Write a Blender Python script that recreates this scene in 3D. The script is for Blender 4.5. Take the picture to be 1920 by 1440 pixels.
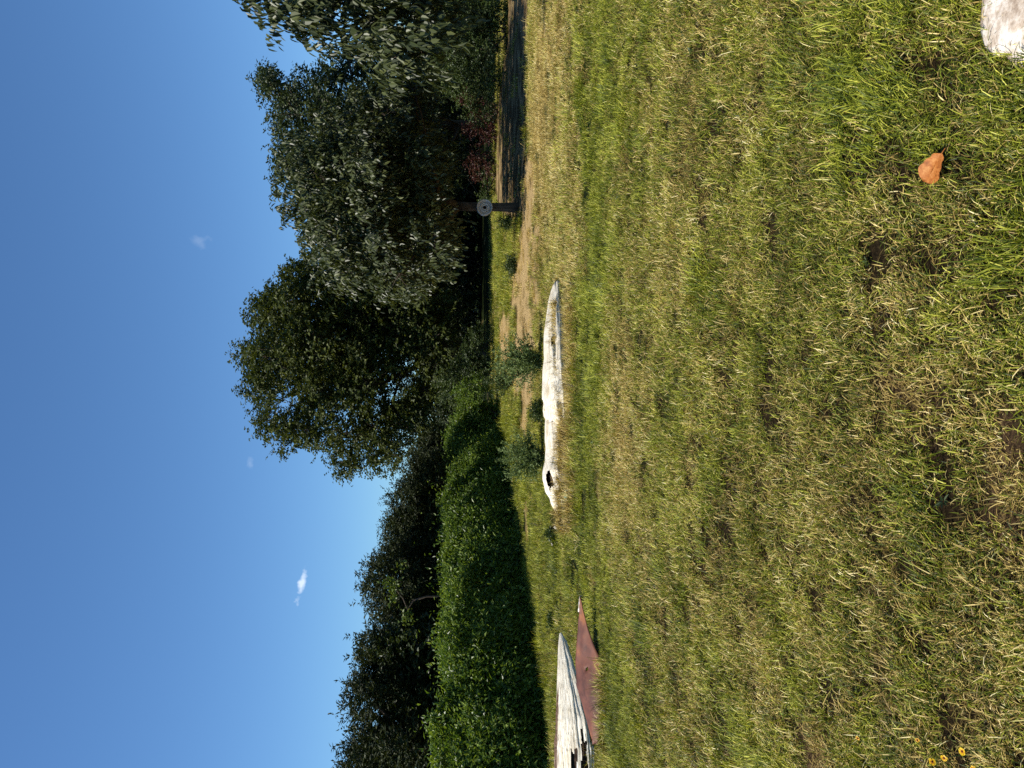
import bpy, math, random
import numpy as np
from mathutils import Vector

for o in list(bpy.data.objects): bpy.data.objects.remove(o)
S = bpy.context.scene
rng = np.random.default_rng(7); random.seed(7)
R = math.radians

# ------------------------------------------------------------------ camera
F, CX, CY, CAMH, PITCH = 1450.0, 720.0, 960.0, 1.6, R(4.3)
cd = bpy.data.cameras.new('camera'); cam = bpy.data.objects.new('camera', cd)
S.collection.objects.link(cam); S.camera = cam
cd.sensor_fit = 'HORIZONTAL'; cd.sensor_width = 36; cd.lens = F / 1920 * 36
cd.clip_start = .05; cd.clip_end = 3000
fw = Vector((0, math.cos(PITCH), -math.sin(PITCH))); up = Vector((0, math.sin(PITCH), math.cos(PITCH))); rt = Vector((1, 0, 0))
from mathutils import Matrix
m = Matrix((-up, rt, -fw)).transposed().to_4x4(); m.translation = (0, 0, CAMH)     # held on its side: sky to the left
cam.matrix_world = m

# ------------------------------------------------------------------ sky and sun
SUN_EL, SUN_AZ = R(52), R(-107)           # azimuth clockwise from +Y: the sun stands to the left, a little behind us
SKY = 0.084
w = bpy.data.worlds.new('World'); S.world = w; w.use_nodes = True
nt = w.node_tree; nt.nodes.clear()
def wn(t, **k):
    n = nt.nodes.new(t)
    for a, b in k.items(): setattr(n, a, b)
    return n
sky = wn('ShaderNodeTexSky', sky_type='NISHITA', sun_disc=False, sun_elevation=SUN_EL, sun_rotation=SUN_AZ,
         altitude=300, air_density=1.0, dust_density=0.25, ozone_density=1.6)
bg = wn('ShaderNodeBackground'); bg.inputs['Strength'].default_value = SKY
wo = wn('ShaderNodeOutputWorld'); tc = wn('ShaderNodeTexCoord')
def wl(a, b): nt.links.new(a, b)
def pxdir(x, y):
    d = fw + rt * ((1440 - y - CX) / F) + up * (-(x - CY) / F)
    return d
def vmath(op, a, b=None, s=False):
    n = wn('ShaderNodeVectorMath', operation=op)
    for i, q in enumerate((a, b)):
        if q is None: continue
        if hasattr(q, 'is_output'): wl(q, n.inputs[i])
        else: n.inputs[i].default_value = q
    return n.outputs['Value'] if s else n.outputs[0]
def smath(op, a, b=None, clamp=False):
    n = wn('ShaderNodeMath', operation=op); n.use_clamp = clamp
    for i, q in enumerate((a, b)):
        if q is None: continue
        if hasattr(q, 'is_output'): wl(q, n.inputs[i])
        else: n.inputs[i].default_value = q
    return n.outputs[0]
noi = wn('ShaderNodeTexNoise'); noi.inputs['Scale'].default_value = 85; noi.inputs['Detail'].default_value = 5
wl(tc.outputs['Generated'], noi.inputs['Vector'])
mask = None
for (x, y, wu, wv, tilt, amp) in ((565, 1098, .020, .0042, -.12, .5), (373, 455, .010, .010, 0, .07), (468, 868, .007, .004, 0, .10)):
    d = pxdir(x, y).normalized(); r_ = Vector((d.y, -d.x, 0)).normalized(); u_ = r_.cross(d)
    r2 = r_ * math.cos(tilt) + u_ * math.sin(tilt); u2 = u_ * math.cos(tilt) - r_ * math.sin(tilt)
    a = smath('DIVIDE', vmath('DOT_PRODUCT', tc.outputs['Generated'], tuple(r2), True), wu)
    b = smath('DIVIDE', vmath('DOT_PRODUCT', tc.outputs['Generated'], tuple(u2), True), wv)
    f_ = smath('GREATER_THAN', vmath('DOT_PRODUCT', tc.outputs['Generated'], tuple(d), True), 0)
    rr = smath('SQRT', smath('ADD', smath('MULTIPLY', a, a), smath('MULTIPLY', b, b)))
    rr = smath('ADD', rr, smath('MULTIPLY', smath('SUBTRACT', noi.outputs[0], .5), 3.2))
    mk = smath('MULTIPLY', smath('MULTIPLY', smath('SUBTRACT', 1.0, rr, True), f_), amp)
    mask = mk if mask is None else smath('MAXIMUM', mask, mk)
mix = wn('ShaderNodeMix', data_type='RGBA'); wl(mask, mix.inputs[0])
tint = wn('ShaderNodeMix', data_type='RGBA', blend_type='MULTIPLY'); tint.inputs[0].default_value = 1; wl(sky.outputs[0], tint.inputs[6]); tint.inputs[7].default_value = (.60, .89, 1.15, 1)
wl(tint.outputs[2], mix.inputs[6])
mix.inputs[7].default_value = (11, 11.5, 12, 1)
wl(mix.outputs[2], bg.inputs['Color']); wl(bg.outputs[0], wo.inputs['Surface'])
sd = bpy.data.lights.new('sun', 'SUN'); sun = bpy.data.objects.new('sun', sd); S.collection.objects.link(sun)
sd.energy = 5.0; sd.angle = R(.53); sd.color = (1, .95, .86)
sv = Vector((math.sin(SUN_AZ) * math.cos(SUN_EL), math.cos(SUN_AZ) * math.cos(SUN_EL), math.sin(SUN_EL)))
sun.rotation_euler = (-sv).to_track_quat('-Z', 'Y').to_euler()
S.view_settings.view_transform = 'Standard'; S.view_settings.look = 'None'; S.view_settings.gamma = 1
S.view_settings.exposure = 0.55
S.cycles.use_denoising = False; S.cycles.sample_clamp_indirect = 4; S.cycles.max_bounces = 4; S.cycles.diffuse_bounces = 2; S.cycles.glossy_bounces = 1; S.cycles.transmission_bounces = 2; S.cycles.transparent_max_bounces = 4

# ------------------------------------------------------------------ helpers
def PD(x, y, D):
    """world point at depth D metres on the sight line of photo pixel (x, y)"""
    d = pxdir(x, y); t = D / d.y
    return np.array((d.x * t, D, CAMH + d.z * t))
def GR(x, y):
    d = pxdir(x, y); t = -CAMH / d.z
    return np.array((d.x * t, d.y * t, 0.0))
def mpp(D): return D / F
class VN:
    """2-D value noise, fractal"""
    def __init__(s, seed, n=256):
        s.t = np.random.default_rng(seed).random((n, n)); s.n = n
    def one(s, x, y):
        xi = np.floor(x).astype(int); yi = np.floor(y).astype(int); fx = x - xi; fy = y - yi
        fx = fx * fx * (3 - 2 * fx); fy = fy * fy * (3 - 2 * fy); n = s.n; t = s.t
        a = t[xi % n, yi % n]; b = t[(xi + 1) % n, yi % n]; c = t[xi % n, (yi + 1) % n]; d = t[(xi + 1) % n, (yi + 1) % n]
        return (a * (1 - fx) + b * fx) * (1 - fy) + (c * (1 - fx) + d * fx) * fy
    def __call__(s, x, y, scale=1., octv=3):
        x = np.asarray(x, float) / scale; y = np.asarray(y, float) / scale; r = 0; a = .5; tot = 0
        for i in range(octv):
            r = r + a * s.one(x * 2 ** i + 17.3 * i, y * 2 ** i + 5.7 * i); tot += a; a *= .5
        return r / tot
N1, N2, N3, N4 = VN(1), VN(2), VN(3), VN(4)
def smooth(a, b, x): t = np.clip((x - a) / (b - a), 0, 1); return t * t * (3 - 2 * t)
def unit(v): return v / np.maximum(np.linalg.norm(v, axis=-1, keepdims=True), 1e-9)
def rand_unit(n):
    return unit(rng.normal(size=(n, 3)))

def link(name, me, parent=None, mat=None, coll=None):
    o = bpy.data.objects.new(name, me); (coll or S.collection).objects.link(o)
    if parent is not None: o.parent = parent
    if mat is not None and me is not None:
        me.materials.append(mat)
    return o
def fast_mesh(name, V, faces, attrs=None, smoothsh=False):
    """faces: list of int arrays (n,k); attrs: dict name -> per-face floats (concatenated in order)"""
    me = bpy.data.meshes.new(name); V = np.asarray(V, np.float32)
    faces = [np.asarray(f, np.int32) for f in faces if len(f)]
    nl = sum(f.size for f in faces); nf = sum(len(f) for f in faces)
    me.vertices.add(len(V)); me.vertices.foreach_set('co', V.ravel())
    me.loops.add(nl); me.loops.foreach_set('vertex_index', np.concatenate([f.ravel() for f in faces]))
    me.polygons.add(nf)
    tot = np.concatenate([np.full(len(f), f.shape[1], np.int32) for f in faces])
    st = np.concatenate(([0], np.cumsum(tot)[:-1])).astype(np.int32)
    me.polygons.foreach_set('loop_start', st)
    me.polygons.foreach_set('use_smooth', np.full(nf, smoothsh))
    for k, a in (attrs or {}).items():
        at = me.attributes.new(k, 'FLOAT', 'FACE'); at.data.foreach_set('value', np.asarray(a, np.float32))
    me.update(calc_edges=True); me.validate()
    return me
def tag(o, label=None, cat=None, group=None, kind=None):
    if label: o['label'] = label
    if cat: o['category'] = cat
    if group: o['group'] = group
    if kind: o['kind'] = kind
    return o
def thing(name, label, cat, loc, group=None):
    o = bpy.data.objects.new(name, None); S.collection.objects.link(o); o.location = tuple(loc); o.empty_display_size = .2
    return tag(o, label, cat, group)
def mesh_parts(*parts):
    """merge (V, [faces]) pairs"""
    Vs, fs, off = [], {}, 0
    for V, faces in parts:
        Vs.append(V)
        for f in faces:
            f = np.asarray(f)
            if len(f): fs.setdefault(f.shape[1], []).append(f + off)
        off += len(V)
    return np.concatenate(Vs), [np.concatenate(v) for v in fs.values()]
def tube(pts, rad, sides=7, cap=True, rough=0., seed=0):
    pts = np.asarray(pts, float); n = len(pts); rad = np.broadcast_to(np.asarray(rad, float), (n,))
    tan = unit(np.gradient(pts, axis=0)); ref = np.array((0.3, .2, 1.)) if abs(tan[0][2]) < .8 else np.array((1., .2, 0.))
    a = unit(np.cross(tan, ref)); b = np.cross(tan, a)
    th = np.linspace(0, 2 * np.pi, sides, endpoint=False)
    rr = rad[:, None] * (1 + rough * np.random.default_rng(seed).uniform(-1, 1, (n, sides)))
    V = pts[:, None] + rr[..., None] * (np.cos(th)[None, :, None] * a[:, None] + np.sin(th)[None, :, None] * b[:, None])
    V = V.reshape(-1, 3); i = np.arange(n - 1)[:, None] * sides; j = np.arange(sides)[None]; k = (j + 1) % sides
    q = np.stack(np.broadcast_arrays(i + j, i + k, i + sides + k, i + sides + j), -1).reshape(-1, 4)
    fs = [q]
    if cap: fs += [np.arange(sides)[None, ::-1], (np.arange(sides) + (n - 1) * sides)[None]]
    return V, fs
def leaf_arrays(P, T, N, L, W, rnd, kind=2):
    """leaves at base points P, tip direction T, face normal N"""
    n = len(P); L = np.broadcast_to(L, (n,))[:, None]; W = np.broadcast_to(W, (n,))[:, None]
    T = unit(T); Sd = unit(np.cross(T, N)); N = np.cross(Sd, T)
    if kind == 2:
        V = np.stack((P, P + T * L * .42 + Sd * W * .5 + N * W * .16, P + T * L - N * L * .12, P + T * L * .42 - Sd * W * .5 + N * W * .16), 1).reshape(-1, 3)
        b = np.arange(n)[:, None] * 4
        return V, [np.concatenate((b + [0, 1, 2], b + [0, 2, 3]), 0)], np.concatenate((rnd, rnd))
    c = N * W * .14
    V = np.stack((P, P + T * L * .22 + Sd * W * .42 + c, P + T * L * .6 + Sd * W * .40 + c * .6 - N * L * .05, P + T * L - N * L * .2,
                  P + T * L * .6 - Sd * W * .40 + c * .6 - N * L * .05, P + T * L * .22 - Sd * W * .42 + c), 1).reshape(-1, 3)
    b = np.arange(n)[:, None] * 6
    return V, [np.concatenate((b + [0, 1, 2, 3], b + [0, 3, 4, 5]), 0)], np.concatenate((rnd, rnd))

# ------------------------------------------------------------------ materials
def mat(name):
    m_ = bpy.data.materials.new(name); m_.use_nodes = True; t = m_.node_tree; t.nodes.clear()
    return m_, t
class NB:
    def __init__(s, name):
        s.m, s.t = mat(name); s.out = s.n('ShaderNodeOutputMaterial')
    def n(s, typ, **k):
        q = s.t.nodes.new(typ)
        for a, b in k.items(): setattr(q, a, b)
        return q
    def l(s, a, b): s.t.links.new(a, b)
    def val(s, sock, v):
        if hasattr(v, 'is_output'): s.l(v, sock)
        else: sock.default_value = v
    def math(s, op, a, b=None, clamp=False):
        q = s.n('ShaderNodeMath', operation=op); q.use_clamp = clamp; s.val(q.inputs[0], a)
        if b is not None: s.val(q.inputs[1], b)
        return q.outputs[0]
    def noise(s, scale, detail=4, vec=None, rough=.55, dist=0):
        q = s.n('ShaderNodeTexNoise'); q.inputs['Scale'].default_value = scale; q.inputs['Detail'].default_value = detail
        q.inputs['Roughness'].default_value = rough; q.inputs['Distortion'].default_value = dist
        if vec is not None: s.l(vec, q.inputs['Vector'])
        return q.outputs[0]
    def ramp(s, f, stops):
        q = s.n('ShaderNodeValToRGB'); e = q.color_ramp.elements
        while len(e) < len(stops): e.new(.5)
        for i, (p, c) in enumerate(stops):
            e[i].position = p; e[i].color = (*c, 1)
        s.val(q.inputs[0], f); return q.outputs[0]
    def mixc(s, f, a, b, mode='MIX'):
        q = s.n('ShaderNodeMix', data_type='RGBA', blend_type=mode); s.val(q.inputs[0], f)
        for i, v in ((6, a), (7, b)):
            if hasattr(v, 'is_output'): s.l(v, q.inputs[i])
            else: q.inputs[i].default_value = (*v, 1)
        return q.outputs[2]
    def attr(s, name, typ='GEOMETRY'):
        return s.n('ShaderNodeAttribute', attribute_name=name, attribute_type=typ).outputs['Fac']
    def pos(s): return s.n('ShaderNodeNewGeometry').outputs['Position']
    def objc(s): return s.n('ShaderNodeTexCoord').outputs['Object']
    def bump(s, h, strength=.5, dist=.02):
        q = s.n('ShaderNodeBump'); q.inputs['Strength'].default_value = strength; q.inputs['Distance'].default_value = dist
        s.l(h, q.inputs['Height']); return q.outputs[0]
    def princ(s, col, rough=.6, spec=.3, normal=None, metal=0):
        q = s.n('ShaderNodeBsdfPrincipled')
        if hasattr(col, 'is_output'): s.l(col, q.inputs['Base Color'])
        else: q.inputs['Base Color'].default_value = (*col, 1)
        s.val(q.inputs['Roughness'], rough); s.val(q.inputs['Specular IOR Level'], spec); s.val(q.inputs['Metallic'], metal)
        if normal is not None: s.l(normal, q.inputs['Normal'])
        return q.outputs[0]
    def done(s, sh): s.l(sh, s.out.inputs['Surface']); return s.m
    def leafy(s, col, tcol, rough=.45, spec=.4, tr=.3):
        p = s.princ(col, rough, spec); t_ = s.n('ShaderNodeBsdfTranslucent'); s.l(tcol, t_.inputs['Color'])
        mx = s.n('ShaderNodeMixShader'); mx.inputs[0].default_value = tr; s.l(p, mx.inputs[1]); s.l(t_.outputs[0], mx.inputs[2])
        return s.done(mx.outputs[0])
def leaf_mat(name, dark, mid, light, rough=.42, spec=.45, tr=.28, odd=None, patch=.9):
    b = NB(name); r = b.attr('rnd')
    n = b.noise(patch, 2, b.pos())
    f = b.math('ADD', b.math('MULTIPLY', r, .7), b.math('MULTIPLY', b.math('SUBTRACT', n, .35), .6))
    stops = [(0, dark), (.5, mid), (.93, light)]
    if odd: stops.append((.995, odd))
    c = b.ramp(f, stops)
    tcol = b.mixc(1, c, (1.5, 1.45, .7), 'MULTIPLY')
    return b.leafy(c, tcol, rough, spec, tr)
M = {}
M['redbud'] = leaf_mat('redbud_leaf', (0.017, 0.024, 0.007), (0.046, 0.058, 0.016), (0.125, 0.138, 0.045), .42, .32, .24)
M['cottonwood'] = leaf_mat('cottonwood_leaf', (0.016, 0.023, 0.005), (0.048, 0.062, 0.011), (0.115, 0.13, 0.024), .52, .2, .26)
M['cedar'] = leaf_mat('cedar_leaf', (0.013, 0.02, 0.005), (0.03, 0.04, 0.009), (0.065, 0.075, 0.018), .6, .25, .12)
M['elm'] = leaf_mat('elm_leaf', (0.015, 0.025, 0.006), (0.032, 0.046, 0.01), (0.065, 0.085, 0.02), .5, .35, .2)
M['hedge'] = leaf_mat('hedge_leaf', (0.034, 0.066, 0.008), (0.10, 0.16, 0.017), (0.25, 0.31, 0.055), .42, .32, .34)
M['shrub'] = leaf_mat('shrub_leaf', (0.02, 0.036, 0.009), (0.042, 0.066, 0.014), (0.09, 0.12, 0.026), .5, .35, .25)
M['red'] = leaf_mat('red_leaf', (0.0338, 0.0105, 0.0090), (0.0675, 0.0165, 0.0135), (0.0750, 0.0525, 0.0225), .5, .35, .25)
M['weed'] = leaf_mat('weed_leaf', (.072, .104, .028), (.125, .17, .05), (.22, .275, .10), .6, .25, .22)
M['bright'] = leaf_mat('young_leaf', (0.0480, 0.0800, 0.0120), (0.0880, 0.1280, 0.0200), (0.1520, 0.1840, 0.0400), .5, .35, .35)
b = NB('bark'); v = b.objc(); mp = b.n('ShaderNodeMapping'); mp.inputs['Scale'].default_value = (1, 1, .15); b.l(v, mp.inputs[0])
nn = b.noise(22, 5, mp.outputs[0])
M['bark'] = b.done(b.princ(b.ramp(nn, [(.3, (.030, .022, .016)), (.7, (.11, .085, .062))]), .9, .1, b.bump(nn, .8, .03)))

def grass_mat(name, g=((.010, .020, .002), (.082, .111, .007), (.245, .265, .016), (.66, .63, .10)), s=((.045, .028, .008), (.33, .23, .060), (.70, .53, .18), (.96, .84, .46))):
    b = NB(name); r = b.attr('rnd'); r2 = b.attr('rnd2'); dry = b.attr('dry', 'INSTANCER'); tn = b.attr('tone', 'INSTANCER')
    f = b.math('MULTIPLY', b.math('SUBTRACT', b.math('ADD', dry, .06), r), 8, True)
    h = b.math('ADD', b.math('MULTIPLY', r2, .62), b.math('MULTIPLY', tn, .38))
    gc = b.ramp(h, [(.08, g[0]), (.42, g[1]), (.68, g[2]), (.92, g[3])]); sc = b.ramp(h, [(.08, s[0]), (.42, s[1]), (.68, s[2]), (.92, s[3])])
    c = b.mixc(f, gc, sc); tcol = b.mixc(1, c, (1.35, 1.3, .7), 'MULTIPLY')
    return b.leafy(c, tcol, .5, .25, .26)
M['grass'] = grass_mat('grass_blade')

# ------------------------------------------------------------------ ground fields
def gz(x, y):
    """gentle rise and fall of the lawn"""
    a = smooth(45, 20, np.asarray(y, float))
    return ((N4(x, y, 2.3, 2) - .5) * .05) * a
def inpoly(px, py, poly):
    r = np.zeros(np.shape(px), bool); j = len(poly) - 1
    for i in range(len(poly)):
        xi, yi = poly[i][:2]; xj, yj = poly[j][:2]
        c = ((yi > py) != (yj > py)) & (px < (xj - xi) * (py - yi) / (yj - yi + 1e-12) + xi); r ^= c; j = i
    return r
def blob(px, py, cx, cy, rx, ry): return np.exp(-(((px - cx) / rx) ** 2 + ((py - cy) / ry) ** 2))
ROAD = [GR(*q) for q in ((984, 405), (986, 330), (986, 200), (987, 100), (993, 0), (1003, -160), (960, -120), (955, -20), (954, 60), (944, 130), (935, 210), (931, 300), (930, 365), (941, 400), (962, 418))]
def bare_field(x, y):
    """tan bare strip behind the logs, worn soil at our feet"""
    n = N1(x, y, .9, 4); n2 = N2(x, y * .45, .55, 3)
    g = np.zeros(np.shape(x))
    for (px, py, rx, ry) in ((990, 395, 1.3, 1.8), (988, 445, 1.3, 2.2), (984, 490, 1.3, 2.6), (982, 545, 1.4, 2.8), (984, 595, 1.1, 2.6), (980, 645, 1.1, 2.6), (994, 620, .8, 1.0), (985, 735, .9, 1.0), (992, 700, .8, 1.0), (948, 650, 1.2, 2.5)):
        c = GR(px, py); g = np.maximum(g, blob(x, y, c[0], c[1], rx, ry))
    b1 = smooth(.0, .22, g * 1.15 + (n2 - .5) * 1.5 + (n - .5) * .5 - .40)
    g2 = np.maximum(blob(x, y, GR(1880, 960)[0], GR(1880, 960)[1], .20, .11), .8 * blob(x, y, GR(1900, 820)[0], GR(1900, 820)[1], .13, .08))
    b2 = smooth(.0, .25, g2 + (N3(x, y, .12, 3) - .5) * 1.1 - .56)
    return np.clip(np.maximum(b1, b2), 0, 1)
def dry_field(x, y):
    d = .27 + (N1(x, y, 1.1, 3) - .5) * .45 + (N2(x, y, .28, 2) - .5) * .55
    def bl(px, py, rx, ry, a):
        c = GR(px, py); return a * blob(x, y, c[0], c[1], rx, ry)
    d = d + bl(1165, 800, 1.3, .6, .28) + bl(1150, 980, 1.2, .6, .18) + bl(1150, 700, 1.0, .5, .1) + bl(1230, 1000, 1.0, .5, .12)
    d = d + bl(1030, 150, 3.0, 2.0, .35) + bl(1010, 330, 2.5, 1.8, .36) + bl(1000, 60, 3, 2, .25) + bl(1060, 40, 1.5, .6, .22)
    d = d + bl(1075, 600, 1.5, .9, .22) + bl(1060, 450, 1.3, 1.2, .2)
    d = d - bl(1110, 600, .9, .8, .3) - bl(1100, 760, 1.7, .9, .26) - bl(1095, 900, 1.7, .9, .2) - bl(1105, 1080, 1.3, 1.1, .35) - bl(1150, 1250, .8, .6, .4)
    d = d - bl(1160, 1380, .6, .7, .25) - bl(1020, 1120, 2., 2.5, .35) - bl(985, 1000, 2.5, 4, .35) - bl(955, 820, 2, 4, .22) - bl(945, 480, 4, 5, .3) - bl(1110, 250, 1.5, 1, .2) - bl(1120, 120, 1.5, 1, .25) - bl(1500, 600, .5, .3, .2)
    d = d + bl(1880, 900, .5, .25, .35) + bl(1700, 560, .35, .25, .25) + bl(1720, 1300, .35, .3, .25) + bl(1870, 1380, .3, .2, .2)
    return np.clip(d, .03, .97)

# ground sheet: fine in view, stretching to the horizon
def axis(lo, hi, step, far):
    c = np.arange(lo, hi + 1e-6, step); out = step * 1.25 ** np.arange(1, 45); out = np.cumsum(out); out = out[out < far]
    return np.concatenate(((lo - out)[::-1], c, hi + out))
gx = axis(-14, 14, .14, 1200); gy = axis(-1.5, 34, .14, 1500)
XX, YY = np.meshgrid(gx, gy, indexing='ij'); GZ = gz(XX, YY)
V = np.stack((XX, YY, GZ), -1).reshape(-1, 3); nx, ny = XX.shape
i = np.arange(nx - 1)[:, None] * ny + np.arange(ny - 1)[None]
q = np.stack((i, i + ny, i + ny + 1, i + 1), -1).reshape(-1, 4)
me = fast_mesh('ground', V, [q], smoothsh=True)
for nm, arr in (('bare', bare_field(XX, YY)), ('dry', dry_field(XX, YY))):
    at = me.attributes.new(nm, 'FLOAT', 'POINT'); at.data.foreach_set('value', arr.ravel().astype(np.float32))
b = NB('lawn_soil'); p = b.pos()
n_f = b.noise(55, 6, p, .7); n_m = b.noise(9, 4, p); bare = b.attr('bare'); dry = b.attr('dry')
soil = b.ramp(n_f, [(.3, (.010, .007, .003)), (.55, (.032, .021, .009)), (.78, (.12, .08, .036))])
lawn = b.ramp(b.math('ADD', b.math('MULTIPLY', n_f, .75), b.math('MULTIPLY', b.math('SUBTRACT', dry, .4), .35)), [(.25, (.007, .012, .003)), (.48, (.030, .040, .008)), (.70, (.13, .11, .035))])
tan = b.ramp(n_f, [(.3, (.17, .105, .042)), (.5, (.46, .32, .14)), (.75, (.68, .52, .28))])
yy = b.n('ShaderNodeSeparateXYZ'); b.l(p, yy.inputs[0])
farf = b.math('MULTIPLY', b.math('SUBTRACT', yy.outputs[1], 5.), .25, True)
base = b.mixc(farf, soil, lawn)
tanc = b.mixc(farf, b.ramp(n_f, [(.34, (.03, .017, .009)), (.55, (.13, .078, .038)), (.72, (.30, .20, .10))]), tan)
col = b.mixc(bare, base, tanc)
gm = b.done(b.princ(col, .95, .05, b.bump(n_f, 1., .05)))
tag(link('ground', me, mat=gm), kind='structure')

# gravel drive under the trees on the right
rx0 = min(q[0] for q in ROAD); rx1 = max(q[0] for q in ROAD)
ax, ay = np.arange(2.5, 17, .12), np.arange(12, 34, .16)
AX, AY = np.meshgrid(ax, ay, indexing='ij'); wob = (N3(AX, AY, .7, 3) - .5) * .8
ins = inpoly(AX + wob, AY + wob * 2, ROAD); vid = np.arange(AX.size).reshape(AX.shape)
cell = ins[:-1, :-1] & ins[1:, :-1] & ins[1:, 1:] & ins[:-1, 1:]
q = np.stack((vid[:-1, :-1], vid[1:, :-1], vid[1:, 1:], vid[:-1, 1:]), -1)[cell]
used = np.unique(q); rem = np.zeros(AX.size, int); rem[used] = np.arange(len(used))
V = np.stack((AX, AY, gz(AX, AY) + .018 + (N2(AX, AY, .5, 3) - .5) * .02), -1).reshape(-1, 3)[used]
b = NB('gravel'); p = b.pos(); n1 = b.noise(26, 5, p, .75); n2 = b.noise(1.6, 3, p)
gcol = b.mixc(b.math('MULTIPLY', b.math('SUBTRACT', n2, .36), 5, True), b.ramp(n1, [(.3, (.10, .066, .028)), (.55, (.35, .245, .115)), (.75, (.64, .49, .27))]), b.ramp(n1, [(.35, (.032, .020, .007)), (.7, (.13, .084, .034))]))
gravel_m = b.done(b.princ(gcol, .95, .1, b.bump(n1, .8, .03)))
tag(link('gravel_drive', fast_mesh('gravel_drive', V, [rem[q]]), mat=gravel_m), kind='structure')

# ------------------------------------------------------------------ scatter by geometry nodes (only for uncountable stuff)
def scatter(name, pts, rot, scl, idx, srcs, extra, label, cat):
    coll = bpy.data.collections.new(name + '_source')
    for k, o in enumerate(srcs): coll.objects.link(o)
    me = bpy.data.meshes.new(name); me.vertices.add(len(pts)); me.vertices.foreach_set('co', np.asarray(pts, np.float32).ravel())
    at = me.attributes.new('rot', 'FLOAT_VECTOR', 'POINT'); at.data.foreach_set('vector', np.asarray(rot, np.float32).ravel())
    at = me.attributes.new('scl', 'FLOAT_VECTOR', 'POINT'); at.data.foreach_set('vector', np.asarray(scl, np.float32).ravel())
    at = me.attributes.new('idx', 'INT', 'POINT'); at.data.foreach_set('value', np.asarray(idx, np.int32))
    for k, a in extra.items():
        at = me.attributes.new(k, 'FLOAT', 'POINT'); at.data.foreach_set('value', np.asarray(a, np.float32))
    o = link(name, me); tag(o, label, cat, kind='stuff')
    ng = bpy.data.node_groups.new(name, 'GeometryNodeTree')
    ng.interface.new_socket('Geometry', in_out='INPUT', socket_type='NodeSocketGeometry')
    ng.interface.new_socket('Geometry', in_out='OUTPUT', socket_type='NodeSocketGeometry')
    N = ng.nodes.new; gi, go = N('NodeGroupInput'), N('NodeGroupOutput')
    ci = N('GeometryNodeCollectionInfo'); ci.inputs['Collection'].default_value = coll; ci.inputs['Separate Children'].default_value = True; ci.inputs['Reset Children'].default_value = True
    ip = N('GeometryNodeInstanceOnPoints'); ip.inputs['Pick Instance'].default_value = True
    def na(nm, ty):
        q = N('GeometryNodeInputNamedAttribute'); q.data_type = ty; q.inputs['Name'].default_value = nm; return q.outputs['Attribute']
    L = ng.links.new
    L(gi.outputs[0], ip.inputs['Points']); L(ci.outputs[0], ip.inputs['Instance'])
    L(na('idx', 'INT'), ip.inputs['Instance Index']); L(na('scl', 'FLOAT_VECTOR'), ip.inputs['Scale'])
    er = N('FunctionNodeEulerToRotation'); L(na('rot', 'FLOAT_VECTOR'), er.inputs[0]); L(er.outputs[0], ip.inputs['Rotation'])
    L(ip.outputs[0], go.inputs[0])
    md = o.modifiers.new('scatter', 'NODES'); md.node_group = ng
    return o
def tuft(name, n, rad, lmin, lmax, width, lean, curl, seed, m_, drybias=0., leandir=None):
    """a clump of bent grass blades, each a tapered strip of three pieces"""
    g = np.random.default_rng(seed); th = g.uniform(0, 2 * np.pi, n); r = rad * np.sqrt(g.random(n))
    P = np.stack((r * np.cos(th), r * np.sin(th), np.full(n, -.004)), 1)
    a = g.uniform(0, 2 * np.pi, n)
    if leandir is not None: a = leandir + g.normal(0, .8, n)
    H = np.stack((np.cos(a), np.sin(a), np.zeros(n)), 1); Sd = np.stack((-np.sin(a), np.cos(a), np.zeros(n)), 1)
    L = g.uniform(lmin, lmax, n) * (.6 + .4 * g.random(n)); el = np.clip(g.normal(lean, .28, n), .08, 1.5); cu = g.normal(curl, .35, n)
    W = width * g.uniform(.6, 1.25, n); tw = g.uniform(-.8, .8, n)[:, None]
    rows = []; p = P.copy(); e = el.copy(); ks = (0, .35, .7, 1.)
    up_ = np.array((0, 0, 1.))
    for k, t in enumerate(ks):
        if k:
            step = (ks[k] - ks[k - 1]) * L
            p = p + step[:, None] * (H * np.cos(e)[:, None] + up_ * np.sin(e)[:, None]); e = e - cu * .5
            p[:, 2] = np.maximum(p[:, 2], .002 + .004 * g.random(n))
        wv = (Sd + tw * up_ * .5) * (W * (1, .9, .65, 0)[k] * .5)[:, None]
        rows.append((p - wv, p + wv) if k < 3 else (p,))
    Vt = np.stack([v for rw in rows for v in rw], 1).reshape(-1, 3); bb = np.arange(n)[:, None] * 7
    q = np.concatenate((bb + [0, 1, 3, 2], bb + [2, 3, 5, 4])); t3 = bb + [4, 5, 6]
    r1, r2 = np.clip(g.random(n) - drybias, 0, 1), g.random(n) * (.55 if lean < .3 else 1.)
    me_ = fast_mesh(name, Vt, [q, t3], {'rnd': np.concatenate((r1, r1, r1)), 'rnd2': np.concatenate((r2, r2, r2))})
    me_.materials.append(m_); return bpy.data.objects.new(name, me_)
def patch_points(y0, y1, dens, side=2.2, half=.5):
    n = int(dens * (y1 - y0) * 2 * (half * y1 + side)); x = rng.uniform(-(half * y1 + side), half * y1 + side, n); y = rng.uniform(y0, y1, n)
    k = np.abs(x) < half * y + side; return x[k], y[k]
kinds = []
for k in range(5): kinds.append(tuft('tuft_a%d' % k, 115, .08, .026, .072, .0030, .95, .9, 10 + k, M['grass']))
for k in range(3): kinds.append(tuft('tuft_b%d' % k, 70, .065, .04, .105, .0033, .95, .8, 30 + k, M['grass'], -.15, 0.))
for k in range(4): kinds.append(tuft('tuft_c%d' % k, 95, .095, .025, .075, .0026, .16, .15, 50 + k, M['grass'], .35))
for k in range(2): kinds.append(tuft('tuft_d%d' % k, 4, .05, .08, .15, .0028, .6, .45, 70 + k, M['grass'], -.1))
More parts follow.
